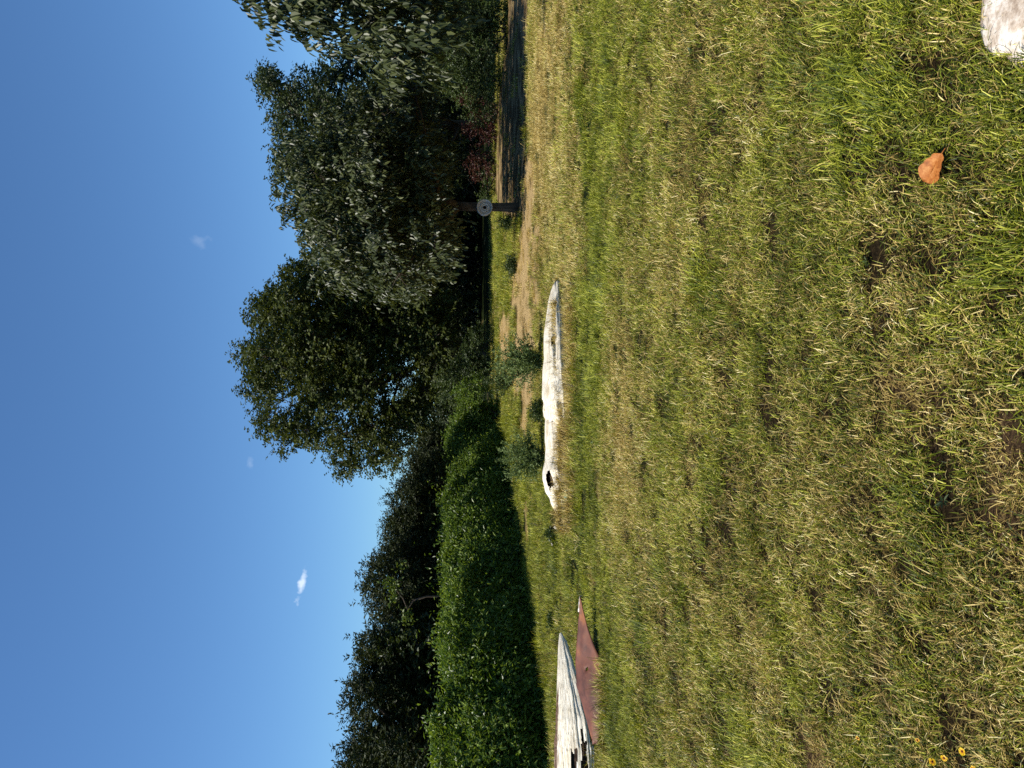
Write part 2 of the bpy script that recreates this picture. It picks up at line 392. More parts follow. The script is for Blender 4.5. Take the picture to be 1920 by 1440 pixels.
NA, NBB, NC, ND = 5, 3, 4, 2
def lawn(name, y0, y1, dens, sc, label, side=2.2):
    x, y = patch_points(y0, y1, dens, side); d = dry_field(x, y); br = bare_field(x, y)
    keep = rng.random(len(x)) > br * np.where(y < 6, .5, .85); d = np.maximum(d, br * .93)
    rd = inpoly(x + (N3(x, y, .7, 3) - .5) * .8, y + (N3(x, y, .7, 3) - .5) * 1.6, ROAD); keep &= ~rd | (rng.random(len(x)) < .04)
    thin = N3(x, y, .22, 3); keep &= rng.random(len(x)) < smooth(.16, .40, thin) * .2 + .8
    x, y, d, br = x[keep], y[keep], d[keep], br[keep]; n = len(x)
    lush = smooth(.55, .75, N4(x + 31, y, .5, 3)) * (1 - d)
    u = rng.random(n); idx = np.where(u < .22, NA + NBB + rng.integers(0, NC, n), rng.integers(0, NA, n))
    idx = np.where(rng.random(n) < lush * .5, NA + rng.integers(0, NBB, n), idx)
    idx = np.where(rng.random(n) < br * .8, NA + NBB + rng.integers(0, NC, n), idx)
    idx = np.where(rng.random(n) < .03, NA + NBB + NC + rng.integers(0, ND, n), idx)
    comb = (N2(x + 9, y, 1.0, 2) - .5) * 5 + rng.normal(0, 1.1, n)
    isb = (idx >= NA) & (idx < NA + NBB)
    rz = np.where(isb, comb, rng.uniform(0, 6.283, n))
    s = sc * rng.uniform(.7, 1.25, n) * (1 + .35 * lush); hz = s * (.8 + .7 * N1(x, y, .4, 2))
    rot = np.stack((rng.normal(0, .08, n), rng.normal(0, .08, n), rz), 1)
    tone = np.clip(N2(x, y, .5, 4) * .8 + .13 + rng.normal(0, .22, n), 0, 1)
    return scatter(name, np.stack((x, y, gz(x, y)), 1), rot, np.stack((s, s, hz), 1), idx, [o.copy() for o in kinds], {'dry': d, 'tone': tone}, label, 'grass')
lawn('lawn_grass', .9, 4.2, 225, 1.0, 'mixed green and straw lawn grass close to our feet')
lawn('lawn_grass', 4.2, 9, 135, 1.2, 'mown patchy lawn grass in the middle distance before the logs')
lawn('lawn_grass', 9, 17, 62, 1.5, 'mown lawn grass around the logs and the rusty sheet')
lawn('lawn_grass', 17, 34, 26, 2.2, 'grass running up to the trees and along the hedge foot')

# taller dry grass along the logs, longer green grass at the hedge foot
dk = [tuft('stalks%d' % k, 26, .07, .10, .24, .006, 1.05, .5, 90 + k, M['grass'], .1) for k in range(3)]
px_, py_, dd_ = [], [], []
for (x, y, sx, sy, n, dr) in [(1072, yy_, .10, .10, 9, .85) for yy_ in range(560, 990, 9)] + [(1078, yy_, .2, .2, 3, .45) for yy_ in range(520, 1000, 12)] + \
        [(1136, yy_, .06, .06, 3, .35) for yy_ in range(1250, 1400, 12)] + [(1112, yy_, .1, .1, 4, .3) for yy_ in range(1390, 1500, 14)] + [(1070, yy_, .2, .3, 3, .2) for yy_ in range(1090, 1200, 14)] + \
        [(1047, yy_, .3, .4, 4, .35) for yy_ in range(1200, 1440, 12)] + [(1020, yy_, .3, .6, 5, .15) for yy_ in range(990, 1300, 12)] + [(1008, yy_, .5, .7, 3, .25) for yy_ in range(500, 960, 12)]:
    c = GR(x, y); px_ += list(rng.normal(c[0], sx, n)); py_ += list(rng.normal(c[1], sy, n)); dd_ += list(np.clip(rng.normal(dr, .15, n), 0, 1))
px_, py_, dd_ = map(np.array, (px_, py_, dd_)); n = len(px_)
lx = rng.uniform(-2.1, 1.2, 420); ly = np.interp(lx, (-2.2, -1.4, -.5, .4, 1.4), (10.85, 10.85, 10.7, 10.95, 11.5)) + np.abs(rng.normal(0, .14, 420))
px_ = np.concatenate((px_, lx)); py_ = np.concatenate((py_, ly)); dd_ = np.concatenate((dd_, np.clip(rng.normal(.9, .1, 420), 0, 1))); lift = np.concatenate((np.zeros(n), rng.uniform(.0, .10, 420))); n = len(px_); s = rng.uniform(.6, 1.15, n)
scatter('tall_grass', np.stack((px_, py_, gz(px_, py_) + lift), 1), np.stack((rng.normal(0, .1, n), rng.normal(0, .1, n), rng.uniform(0, 6.28, n)), 1), np.stack((s, s, s), 1),
        rng.integers(0, 3, n), dk, {'dry': dd_, 'tone': rng.random(n)}, 'taller dry and green grass left unmown along logs and hedge', 'grass')

# broad leaved lawn weeds dotted through the grass
def rosette(name, n, L, W, seed):
    g = np.random.default_rng(seed); a = np.arange(n) * 2.4 + g.normal(0, .2, n); el = g.uniform(.15, .8, n)
    T = np.stack((np.cos(a) * np.cos(el), np.sin(a) * np.cos(el), np.sin(el)), 1); P = T * .006 + np.array((0, 0, .018)); V, f, at = leaf_arrays(P, T, np.tile((0, 0, 1.), (n, 1)), L * g.uniform(.6, 1.15, n), W * g.uniform(.8, 1.2, n), g.random(n), 3)
    me_ = fast_mesh(name, V, f, {'rnd': at}); me_.materials.append(M['hedge'] if seed % 2 else M['shrub']); return bpy.data.objects.new(name, me_)
x, y = patch_points(1.2, 10, 9.); kk = rng.random(len(x)) < smooth(.5, .62, N4(x + 70, y, .9, 3)); x, y = x[kk], y[kk]; n = len(x); s = rng.uniform(.4, .85, n)
scatter('lawn_weeds', np.stack((x, y, gz(x, y)), 1), np.stack((rng.normal(0, .15, n), rng.normal(0, .15, n), rng.uniform(0, 6.28, n)), 1), np.stack((s, s, s), 1), rng.integers(0, 4, n),
        [rosette('rosette%d' % k, (9, 7, 11, 6)[k], (.05, .035, .03, .06)[k], (.016, .018, .012, .014)[k], 40 + k) for k in range(4)], {'dry': np.zeros(n), 'tone': rng.random(n)}, 'small broad leaved weeds dotted through the near lawn', 'weeds')

# ------------------------------------------------------------------ trees
def lobes_px(D, lobes, dd=0.):
    """(x, y, rx, ry[, depth offset]) photo pixels -> centre, radii in metres at depth D"""
    out = []
    for l in lobes:
        c = PD(l[0], l[1], D + (l[4] if len(l) > 4 else 0)); k = mpp(D)
        out.append((c, np.array((l[3] * k, (l[3] + l[2]) * .5 * k, l[2] * k))))
    return out
def deepen(D, lobes, amt=.8, rad=None):
    """give a crown outlined by its lobes the depth of a round tree"""
    ys = [l[1] - l[3] for l in lobes] + [l[1] + l[3] for l in lobes]; c = (min(ys) + max(ys)) / 2; w_ = rad or (max(ys) - min(ys)) / 2; out = list(lobes)
    g = np.random.default_rng(11)
    for l in lobes:
        av = math.sqrt(max(0, w_ * w_ - min(abs(l[1] - c), w_) ** 2)) * amt; r = (l[2] + l[3]) / 2; o = l[4] if len(l) > 4 else 0
        if av > r * .7:
            for sg_ in (-1, 1): out.append((l[0] + g.normal(0, 8) + 6, l[1] + g.normal(0, 6), l[2] * .82, l[3] * .82, o + sg_ * av * g.uniform(.55, .9) * mpp(D)))
    return lobes_px(D, out)
def foliage(lobes, clump_r, per_area, twig_len, k_leaf, L, W, droop, jitter=.5, inner=.35, shell=(.62, 1.06), kind=2):
    """leaves strung along short twigs, twigs grouped into clumps on the lobes' shells"""
    Ps, Ts, Ns, Ls, cl = [], [], [], [], []
    for c, r in lobes:
        area = 4 * np.pi * ((r[0] * r[1] * r[2]) ** (2 / 3)); nc = max(4, int(per_area * area))
        u = rand_unit(nc); u[:, 2] = np.where((u[:, 2] < -.3) & (rng.random(nc) < .5), -u[:, 2], u[:, 2])
        fr = np.where(rng.random(nc) < inner, rng.uniform(.15, shell[0], nc), rng.uniform(shell[0], shell[1], nc))
        cc = c + u * r * fr[:, None]; cl.append((c, cc))
        nt_ = rng.integers(5, 9); cidx = np.repeat(np.arange(nc), nt_); n = len(cidx)
        st = cc[cidx] + rng.normal(0, clump_r * .5, (n, 3)); dr = unit(u[cidx] * .8 + rng.normal(0, .75, (n, 3)) + np.array((0, 0, -.25 * droop)))
        ln = twig_len * rng.uniform(.6, 1.3, n); t = (np.arange(k_leaf) + .5) / k_leaf
        P = st[:, None] + dr[:, None] * (ln[:, None] * t)[..., None]; P[..., 2] -= droop * .35 * (ln[:, None] * t ** 2)
        alt = np.where(np.arange(k_leaf) % 2, 1., -1.)[None, :, None]; sd = unit(np.cross(dr, np.array((0, 0, 1.)) + rng.normal(0, .1, (n, 3))))[:, None]
        T = dr[:, None] * .6 + sd * alt * .8 + np.array((0, 0, -droop)) + rng.normal(0, jitter * .6, P.shape)
        Nn = np.array((0, 0, 1.)) + .6 * u[cidx][:, None] + rng.normal(0, jitter, P.shape)
        Ps.append(P.reshape(-1, 3)); Ts.append(T.reshape(-1, 3)); Ns.append(Nn.reshape(-1, 3))
    P, T, N_ = map(np.concatenate, (Ps, Ts, Ns)); n = len(P)
    return P, T, N_, L * rng.uniform(.65, 1.2, n), W * rng.uniform(.7, 1.2, n), rng.random(n), cl
def bez(a, b_, bend, n=6):
    a, b_ = np.asarray(a, float), np.asarray(b_, float); t = np.linspace(0, 1, n)[:, None]; mid = (a + b_) / 2 + bend
    return (1 - t) ** 2 * a + 2 * t * (1 - t) * mid + t ** 2 * b_
def tree(name, label, cat, base, lobes, stems, fol, lm, group=None, twigs=True, bark='bark', trunk_name='trunk', crown_name='crown', leaf_parts=0, leaf_mesh=None):
    """stems: list of (list of points, list of radii)"""
    base = np.asarray(base, float); t = thing(name, label, cat, base, group)
    P, T, N_, L, W, rd, cl = foliage(lobes, **fol); kd = fol.get('kind', 2)
    parts = [tube(np.asarray(p) - base, r, 9, rough=.10, seed=3) for p, r in stems]
    tops = [(np.asarray(p), np.asarray(r)) for p, r in stems]
    for c, cc in cl:
        best = min(((np.linalg.norm(p - c, axis=1) + .6 * np.maximum(0, p[:, 2] - c[2] + .2)).min(), k) for k, (p, r) in enumerate(tops))
        p, r = tops[best[1]]; j = int(np.argmin(np.linalg.norm(p - c, axis=1) + .9 * np.maximum(0, p[:, 2] - c[2] + .3)))
        r0 = min(r[j] * .75, .07); parts.append(tube(bez(p[j], c, np.array((0, 0, -.15 * np.linalg.norm(c - p[j])))) - base, np.linspace(r0, r0 * .45, 6), 6))
        if twigs:
            for q in cc[:: 3]:
                parts.append(tube(bez(c, q, rng.normal(0, .06, 3) + (0, 0, .08), 4) - base, np.linspace(max(r0 * .32, .008), .004, 4), 4, cap=False))
    Vt, ft = mesh_parts(*parts)
    link(trunk_name, fast_mesh(trunk_name, Vt, ft, smoothsh=True), t, M[bark])
    if leaf_parts:
        near = np.zeros(len(P), bool)
        d = (P - np.array((0, 0, CAMH))) @ np.array(fw); uu = (P @ np.array((1., 0, 0))) / d * F + CX
        order = np.argsort(d + np.where((uu < 1440) & (uu > 0), 0, 1e3) + rng.random(len(P)) * 1.2)[:leaf_parts]; near[order] = True
        V0, f0, _ = leaf_arrays(np.zeros((1, 3)), np.array(((0, 1., 0),)), np.array(((0, 0, 1.),)), 1., W[0] / L[0], np.array((.5,)), 3)
        variants = []
        for q in range(5):
            lme = fast_mesh('leaf', V0, f0, {'rnd': np.full(2, .1 + .2 * q)}); lme.materials.append(lm); variants.append(lme)
        for k in order:
            o = link('leaf', variants[int(rd[k] * 4.99)], t)
            ty = Vector(unit(T[k])); sx = ty.cross(Vector(N_[k])).normalized(); nz = sx.cross(ty)
            mm = Matrix((sx, ty, nz)).transposed(); o.rotation_euler = mm.to_euler(); o.location = tuple(P[k] - base); o.scale = (L[k],) * 3
        kp = ~near; P, T, N_, L, W, rd = P[kp], T[kp], N_[kp], L[kp], W[kp], rd[kp]
    Vl, fl, at = leaf_arrays(P - base, T, N_, L, W, rd, kd)
    o = link(crown_name, fast_mesh(crown_name, Vl, fl, {'rnd': at}), t, lm)
    return t, o

def gb(x, y, D):
    p = PD(x, y, D); return np.array((p[0], p[1], 0.))
# --- the tree that carries the wheel rim
D = 18.7; b0 = gb(975, 390, D); b0[2] = -.03
tr = [b0, PD(950, 389, D), PD(915, 389, D), PD(880, 388, D), PD(858, 386, D)]
lb = deepen(D, [(600, 325, 72, 62, .3), (612, 425, 52, 66, 0), (650, 245, 66, 58, .2), (722, 215, 56, 58, -.2), (700, 320, 84, 76, -.6), (690, 430, 84, 78, -.5), (650, 505, 52, 42, 0),
                  (735, 520, 62, 38, -.2), (790, 300, 52, 66, .2), (805, 440, 40, 60, -.3), (775, 375, 56, 58, .9), (765, 172, 36, 28, -.3), (560, 380, 36, 44, .2), (545, 300, 26, 36, .4), (800, 500, 30, 36, .4), (640, 350, 60, 80, 3.4), (720, 420, 70, 90, 3.2), (740, 300, 70, 90, 3.6), (700, 360, 70, 90, 5.0), (760, 440, 60, 80, 4.8), (740, 480, 50, 60, 3.6)])  # lobes set far back are added to shade the gravel drive
stems = [(tr, [.135, .105, .098, .098, .108]),
         (bez(PD(862, 386, D), PD(745, 352, D - .2), np.array((.05, 0, -.1))), np.linspace(.085, .04, 6)), (bez(PD(858, 388, D), PD(785, 440, D - .1), np.array((-.1, 0, -.1))), np.linspace(.09, .045, 6)),
         (bez(PD(745, 352, D - .2), PD(620, 320, D), np.array((.1, 0, 0))), np.linspace(.04, .015, 6)), (bez(PD(785, 440, D - .1), PD(640, 440, D), np.array((0, 0, .1))), np.linspace(.045, .015, 6))]
fol = dict(clump_r=.22, per_area=4.4, twig_len=.34, k_leaf=7, L=.13, W=.062, droop=.95, jitter=.4, kind=3, inner=.3)
tree('redbud_tree', 'broad tree with drooping glossy leaves and a wheel rim on its trunk', 'tree', b0, lb, stems, fol, M['redbud'])

# --- near tree reaching in at the right edge of the lawn
D = 13.2; b1 = gb(1000, -160, D); b1[2] = -.03
lb = lobes_px(D, [(600, 20, 66, 62), (700, 45, 78, 66, .3), (785, 55, 72, 70, -.2), (545, 0, 46, 50), (470, -10, 26, 26, .1), (520, 25, 22, 34, .1), (640, -90, 110, 90), (760, -110, 100, 100), (540, -110, 90, 90), (830, 10, 44, 60, .3), (690, -230, 110, 110), (560, -240, 80, 90), (600, -60, 70, 80, 1.2), (745, 105, 42, 30, -.3)])
stems = [([b1, PD(930, -158, D), PD(850, -150, D)], [.2, .16, .15]), (bez(PD(855, -150, D), PD(700, -40, D), np.array((0, 0, .2))), np.linspace(.1, .03, 6)),
         (bez(PD(855, -150, D), PD(600, -130, D), np.array((0, 0, .1))), np.linspace(.11, .03, 6)), (bez(PD(860, -150, D), PD(680, -250, D), np.array((0, 0, 0))), np.linspace(.1, .03, 6)), (bez(PD(790, -100, D), PD(800, 40, D), np.array((0, 0, .2))), np.linspace(.06, .02, 6))]
fol = dict(clump_r=.2, per_area=5.5, twig_len=.36, k_leaf=6, L=.165, W=.056, droop=1.25, jitter=.36, kind=3, inner=.28)
_, cr = tree('overhanging_tree', 'large leaved tree reaching in from outside at the far right', 'tree', b1, lb, stems, fol, M['redbud'], leaf_parts=300)

# --- dark tree behind the gravel drive
D = 31; b2 = gb(930, 235, D)
lb = deepen(D, [(545, 205, 42, 46), (600, 185, 52, 56), (565, 265, 44, 50), (640, 250, 56, 76), (515, 160, 16, 14), (530, 170, 20, 20), (690, 175, 42, 46), (600, 335, 56, 50), (540, 310, 30, 40), (720, 260, 60, 80), (770, 200, 60, 80), (700, 350, 70, 80), (800, 300, 60, 80), (650, 330, 60, 60, 2), (640, 135, 46, 44, 1), (690, 110, 44, 44, 1), (500, 150, 16, 13), (492, 162, 10, 9)])
stems = [([b2, PD(860, 236, D), PD(760, 232, D), PD(650, 235, D), PD(560, 225, D)], [.26, .2, .17, .12, .04])]
fol = dict(clump_r=.3, per_area=2.0, twig_len=.42, k_leaf=7, L=.15, W=.085, droop=.25, jitter=.7)
tree('elm_tree', 'tall dark green tree rising behind the gravel drive', 'tree', b2, lb, stems, fol, M['elm'])

# --- the tall cottonwood in the middle
D = 34; b3 = gb(930, 655, D)
lb = deepen(D, [(462, 662, 16, 18), (485, 655, 22, 22), (498, 595, 34, 44), (545, 560, 44, 50), (520, 680, 52, 56), (484, 735, 26, 30), (508, 790, 30, 36), (535, 825, 22, 24), (590, 640, 74, 80), (590, 745, 66, 58),
                  (575, 800, 40, 40), (640, 815, 44, 36), (645, 865, 26, 26), (685, 860, 30, 28), (690, 812, 36, 34), (730, 868, 24, 20), (735, 835, 30, 34), (680, 610, 76, 90), (690, 730, 62, 66), (755, 610, 70, 80),
                  (640, 540, 60, 44), (575, 528, 44, 38), (612, 512, 44, 38), (775, 545, 66, 70), (815, 690, 30, 50), (790, 820, 26, 40), (800, 620, 46, 66), (720, 530, 60, 50), (660, 680, 80, 90, 3), (560, 640, 60, 70, 2.5), (740, 580, 80, 90, 3), (735, 690, 34, 40, 2), (790, 740, 30, 40, 1), (725, 790, 34, 36, .5), (765, 770, 30, 36, 1), (480, 700, 18, 16), (505, 560, 16, 20)])
k0 = [b3, PD(880, 652, D), PD(800, 645, D), PD(700, 640, D), PD(580, 640, D), PD(500, 655, D)]
stems = [(k0, [.28, .22, .18, .14, .09, .03]), (bez(PD(885, 652, D), PD(700, 728, D), np.array((.3, 0, 0)), 7), np.linspace(.17, .06, 7)), (bez(PD(700, 728, D), PD(530, 780, D), np.array((0, 0, .2))), np.linspace(.06, .02, 6)),
         (bez(PD(880, 650, D), PD(740, 610, D), np.array((0, 0, 0)), 7), np.linspace(.14, .06, 7)), (bez(PD(740, 610, D), PD(560, 570, D), np.array((.2, 0, 0))), np.linspace(.06, .02, 6)), (bez(PD(760, 690, D), PD(720, 850, D), np.array((0, 0, .4))), np.linspace(.06, .02, 6))]
fol = dict(clump_r=.30, per_area=2.3, twig_len=.42, k_leaf=7, L=.145, W=.105, droop=.35, jitter=.65, inner=.22)
tree('cottonwood_tree', 'tallest tree in the middle with several stems and an open crown', 'tree', b3, lb, stems, fol, M['cottonwood'])

# --- dark trees behind the hedge
def cedar(label, D, y, top, half, bottom=862, mat_='cedar', extra=(), name='cedar_tree', leaf=(.13, .045), dens=6.2, grp='trees behind the hedge'):
    bs = gb(930, y, D); h = bottom - top
    lbs = [(top + .22 * h, y, .2 * h, half * .42), (top + .10 * h, y + half * .1, .12 * h, half * .24), (top + .5 * h, y - half * .45, .3 * h, half * .55), (top + .5 * h, y + half * .45, .3 * h, half * .55), (top + .8 * h, y - half * .4, .28 * h, half * .6), (top + .8 * h, y + half * .4, .28 * h, half * .6), (top + .5 * h, y, .36 * h, half * .7, -.6)] + list(extra)
    st = [([bs, PD(bottom, y, D), PD(top + .5 * h, y, D), PD(top + .1 * h, y, D)], [.16, .13, .08, .02])]
    tree(name, label, 'tree', bs, deepen(D, lbs, .6), st, dict(clump_r=.24, per_area=dens, twig_len=.22, k_leaf=7, L=leaf[0], W=leaf[1], droop=-.15, jitter=.6, inner=.2, shell=(.7, 1.0)), M[mat_], grp, twigs=False)
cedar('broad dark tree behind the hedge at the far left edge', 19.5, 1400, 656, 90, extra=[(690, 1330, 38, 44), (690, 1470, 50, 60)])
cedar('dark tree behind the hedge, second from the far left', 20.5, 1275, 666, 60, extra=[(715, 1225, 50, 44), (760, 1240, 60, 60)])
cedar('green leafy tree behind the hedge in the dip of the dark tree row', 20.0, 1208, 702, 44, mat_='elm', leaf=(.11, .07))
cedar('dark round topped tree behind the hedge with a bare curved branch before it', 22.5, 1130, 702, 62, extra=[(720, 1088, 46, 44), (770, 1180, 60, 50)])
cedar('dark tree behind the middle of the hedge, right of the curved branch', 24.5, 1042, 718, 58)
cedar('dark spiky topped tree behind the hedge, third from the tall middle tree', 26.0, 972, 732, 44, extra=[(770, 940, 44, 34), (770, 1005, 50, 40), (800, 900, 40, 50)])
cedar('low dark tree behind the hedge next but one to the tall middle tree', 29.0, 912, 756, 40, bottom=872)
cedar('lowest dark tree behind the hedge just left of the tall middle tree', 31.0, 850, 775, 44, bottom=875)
# curved branch with pale young leaves
D = 19.0; pa = [PD(800, 1118, D), PD(775, 1126, D), PD(764, 1142, D), PD(756, 1122, D), PD(745, 1108, D), PD(738, 1100, D)]
bt = thing('young_tree', 'thin curved bare branch with a few pale leaves above the hedge', 'tree', gb(930, 1118, D))
bo = np.array(bt.location); Vt, ft = mesh_parts(tube(np.array([gb(930, 1118, D)] + pa) - bo, [.03, .026, .024, .022, .02, .016, .008], 7))
link('trunk', fast_mesh('trunk', Vt, ft, smoothsh=True), bt, M['bark'])
lc = np.concatenate([rng.normal(PD(x, y, D), .09, (k, 3)) for x, y, k in ((730, 1098, 40), (734, 1125, 45), (742, 1094, 30), (762, 1152, 50), (768, 1160, 25), (722, 1090, 20), (752, 1060, 25))]); n = len(lc)
Vl, fl, at = leaf_arrays(lc - bo, rand_unit(n) + (0, 0, -.3), rand_unit(n) + (0, 0, .8), .09 * rng.uniform(.7, 1.2, n), .06, rng.random(n), 3)
link('crown', fast_mesh('crown', Vl, fl, {'rnd': at}), bt, M['bright'])

# --- shrubs
def shrub(name, label, x, y, D, lobes, m_, grp=None, leaf=(.08, .05), dens=9, droop=.2, cat='shrub'):
    bs = gb(x, y, D); cs = lobes_px(D, lobes); st = []
    for k in range(4):
        c = cs[k % len(cs)][0]; st.append((bez(bs + rng.normal(0, .06, 3) * (1, 1, 0), c, rng.normal(0, .1, 3)), np.linspace(.025, .01, 6)))
    tree(name, label, cat, bs, cs, st, dict(clump_r=.16, per_area=dens, twig_len=.24, k_leaf=6, L=leaf[0], W=leaf[1], droop=droop, jitter=.65, inner=.3), m_, grp, twigs=False, trunk_name='stem', crown_name='foliage')
g1 = 'shrubs along the gravel drive'
shrub('shrub', 'dense green shrub at the right end of the gravel drive', 950, 60, 23, [(895, 55, 50, 50), (905, 110, 42, 44), (880, 10, 60, 50), (920, 30, 36, 40), (890, -60, 60, 60), (850, 100, 40, 50)], M['shrub'], g1)
shrub('shrub', 'green shrub between the two red leaved shrubs and the drive end', 945, 150, 26, [(890, 150, 40, 38), (905, 120, 34, 30), (905, 200, 30, 34), (860, 150, 40, 44)], M['shrub'], g1)
shrub('red_shrub', 'red leaved shrub low behind the gravel drive, right of the other red ones', 935, 205, 27.5, [(880, 190, 20, 22), (905, 215, 24, 30)], M['red'], g1)
shrub('red_shrub', 'maroon twiggy shrub at the middle of the drive edge', 932, 245, 28.5, [(918, 240, 16, 34), (890, 250, 18, 22)], M['red'], g1)
shrub('red_shrub', 'red leaved shrub nearest the tree with the wheel rim', 931, 295, 29, [(892, 295, 18, 24), (905, 320, 14, 16)], M['red'], g1)
shrub('shrub', 'low sunlit green shrub just right of the wheel rim tree', 932, 330, 29.5, [(915, 310, 16, 26), (918, 350, 14, 22), (908, 372, 12, 14)], M['shrub'], g1)
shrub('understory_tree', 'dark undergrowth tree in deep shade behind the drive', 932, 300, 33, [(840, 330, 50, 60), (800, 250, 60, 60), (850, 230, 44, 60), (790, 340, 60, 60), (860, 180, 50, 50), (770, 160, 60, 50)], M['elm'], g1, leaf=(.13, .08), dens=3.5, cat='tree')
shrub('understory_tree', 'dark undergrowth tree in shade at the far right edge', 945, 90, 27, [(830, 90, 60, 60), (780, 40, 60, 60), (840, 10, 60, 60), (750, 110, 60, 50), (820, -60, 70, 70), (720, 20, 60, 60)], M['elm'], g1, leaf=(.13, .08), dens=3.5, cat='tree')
g2 = 'shrubs below the tall middle tree'
shrub('shrub', 'pale green shrub at the right end of the hedge below the tall tree', 938, 780, 27, [(880, 785, 26, 34), (900, 760, 30, 34), (870, 815, 24, 28), (915, 790, 20, 30), (890, 735, 34, 30)], M['hedge'], g2)
shrub('shrub', 'dark shrub below the stems of the tall middle tree', 932, 690, 30, [(880, 690, 36, 40), (900, 650, 26, 40), (850, 720, 36, 40), (905, 700, 20, 34)], M['shrub'], g2)
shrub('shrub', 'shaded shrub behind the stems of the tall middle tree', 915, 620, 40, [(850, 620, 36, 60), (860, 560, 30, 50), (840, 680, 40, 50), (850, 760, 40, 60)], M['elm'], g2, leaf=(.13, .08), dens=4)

shrub('understory_tree', 'dark tree in deep shade far behind the wheel rim tree', 905, 500, 44, [(830, 470, 40, 60), (800, 540, 50, 60), (840, 420, 36, 50), (820, 600, 44, 60), (760, 480, 60, 70), (850, 520, 22, 60), (790, 420, 50, 50), (700, 470, 70, 60), (690, 540, 60, 60), (650, 430, 50, 50)], M['elm'], g2, leaf=(.2, .13), dens=2.6, cat='tree')  # upper crown, hidden by the rim tree, added to shade the ground behind
shrub('understory_tree', 'dark tree in deep shade far behind the gravel drive', 905, 380, 42, [(840, 380, 34, 50), (820, 320, 44, 50), (790, 390, 50, 60), (850, 300, 26, 50), (760, 330, 60, 60), (690, 370, 60, 60), (650, 330, 50, 50)], M['elm'], g2, leaf=(.2, .13), dens=2.6, cat='tree')  # crown carried up out of sight to deepen the shade on the ground
shrub('understory_tree', 'added shade tree hidden behind the tall middle tree', 905, 620, 46, [(660, 600, 70, 66), (700, 555, 60, 60), (770, 600, 60, 66), (620, 640, 50, 50), (830, 640, 40, 60), (800, 540, 50, 50)], M['elm'], g2, leaf=(.2, .13), dens=2.4, cat='tree')  # hidden tree added to throw shade on the ground beyond
# --- far wood closing the view
D = 62; lb = lobes_px(D, [(845 - 12 * math.sin(k * 1.7) - (26 if k % 3 == 0 else 0), -160 + 34 * k, 40 + 10 * math.cos(k * 2.3), 44, 2 * math.sin(k * 5.1)) for k in range(30)])
P, T, N_, L, W, rd, cl = foliage(lb, .6, .55, 1.0, 7, .5, .32, .1, .7)
Vl, fl, at = leaf_arrays(P, T, N_, L, W, rd)
tag(link('far_wood', fast_mesh('far_wood', Vl, fl, {'rnd': at}), mat=M['elm']), 'distant dark line of woodland seen under the tree crowns', 'woodland', kind='stuff')

D = 47; lb = lobes_px(D, [(852 + 6 * math.sin(k * 2.1), -60 + 36 * k, 48, 40, 2 * math.sin(k * 5.1)) for k in range(22)] + [(884, -50 + 22 * k, 17, 22, math.sin(k * 3.1)) for k in range(36)])
P, T, N_, L, W, rd, cl = foliage(lb, .5, .9, .8, 7, .34, .22, .1, .7)
Vl, fl, at = leaf_arrays(P, T, N_, L, W, rd)
tag(link('thicket', fast_mesh('thicket', Vl, fl, {'rnd': at}), mat=M['elm']), 'low dark thicket added to hide sunlit ground under the tree crowns', 'thicket', kind='stuff')  # added to cover far ground that stays sunlit instead of shaded
# ------------------------------------------------------------------ hedge
EDGE = np.array([GR(*q) for q in ((1062, 1640), (1050, 1520), (1041, 1440), (1026, 1330), (1017, 1230), (1009, 1180), (999, 1120), (985, 1040), (974, 960), (961, 890), (948, 820), (939, 770), (935, 735))])[:, :2]
s_ = np.concatenate(([0], np.cumsum(np.linalg.norm(np.diff(EDGE, axis=0), axis=1)))); ss = np.linspace(0, s_[-1], 90)
ex = np.stack([np.interp(ss, s_, EDGE[:, k]) for k in (0, 1)], 1)
for _ in range(6): ex[1:-1] = (ex[:-2] + 2 * ex[1:-1] + ex[2:]) / 4
tg = unit(np.gradient(ex, axis=0)); nrm = np.stack((tg[:, 1], -tg[:, 0]), 1); ctr = ex - nrm * 1.5
prof = np.array(((.98, .0), (1.0, .28), (.92, .60), (.58, 1.18), (.15, 1.66), (-.35, 1.82), (-.8, 1.55), (-.95, .8), (-.9, 0)))
pl = np.concatenate(([0], np.cumsum(np.linalg.norm(np.diff(prof, axis=0), axis=1))))
def hedge_pts(s, t, off=0.):
    """s metres along, t 0..1 around the profile"""
    c = np.stack([np.interp(s, ss, ctr[:, k]) for k in (0, 1)], 1); nn_ = np.stack([np.interp(s, ss, nrm[:, k]) for k in (0, 1)], 1)
    a = np.interp(t * pl[-1], pl, prof[:, 0]); h = np.interp(t * pl[-1], pl, prof[:, 1])
    e = .02; a2 = np.interp(np.clip(t + e, 0, 1) * pl[-1], pl, prof[:, 0]) - np.interp(np.clip(t - e, 0, 1) * pl[-1], pl, prof[:, 0]); h2 = np.interp(np.clip(t + e, 0, 1) * pl[-1], pl, prof[:, 1]) - np.interp(np.clip(t - e, 0, 1) * pl[-1], pl, prof[:, 1])
    on = unit(np.stack((h2, -a2), 1)); bump = (N1(s, t * 5, .9, 3) - .5) * .7 + off
    a = a + on[:, 0] * bump; h = np.maximum(h * (1 + .16 * (N2(s, s * 0, 1.6, 2) - .5)) * np.interp(s, (0, ss[-1] * .6, ss[-1]), (.95, .98, .96)) + on[:, 1] * bump, .01)
    P = np.stack((c[:, 0] + nn_[:, 0] * a, c[:, 1] + nn_[:, 1] * a, h), 1)
    return P, np.stack((nn_[:, 0] * on[:, 0], nn_[:, 1] * on[:, 0], on[:, 1]), 1)
mid = ctr[45]; hb = np.array((mid[0], mid[1], 0.)); ht = thing('hedge', 'long dense green hedge running back along the left side of the lawn', 'hedge', hb)
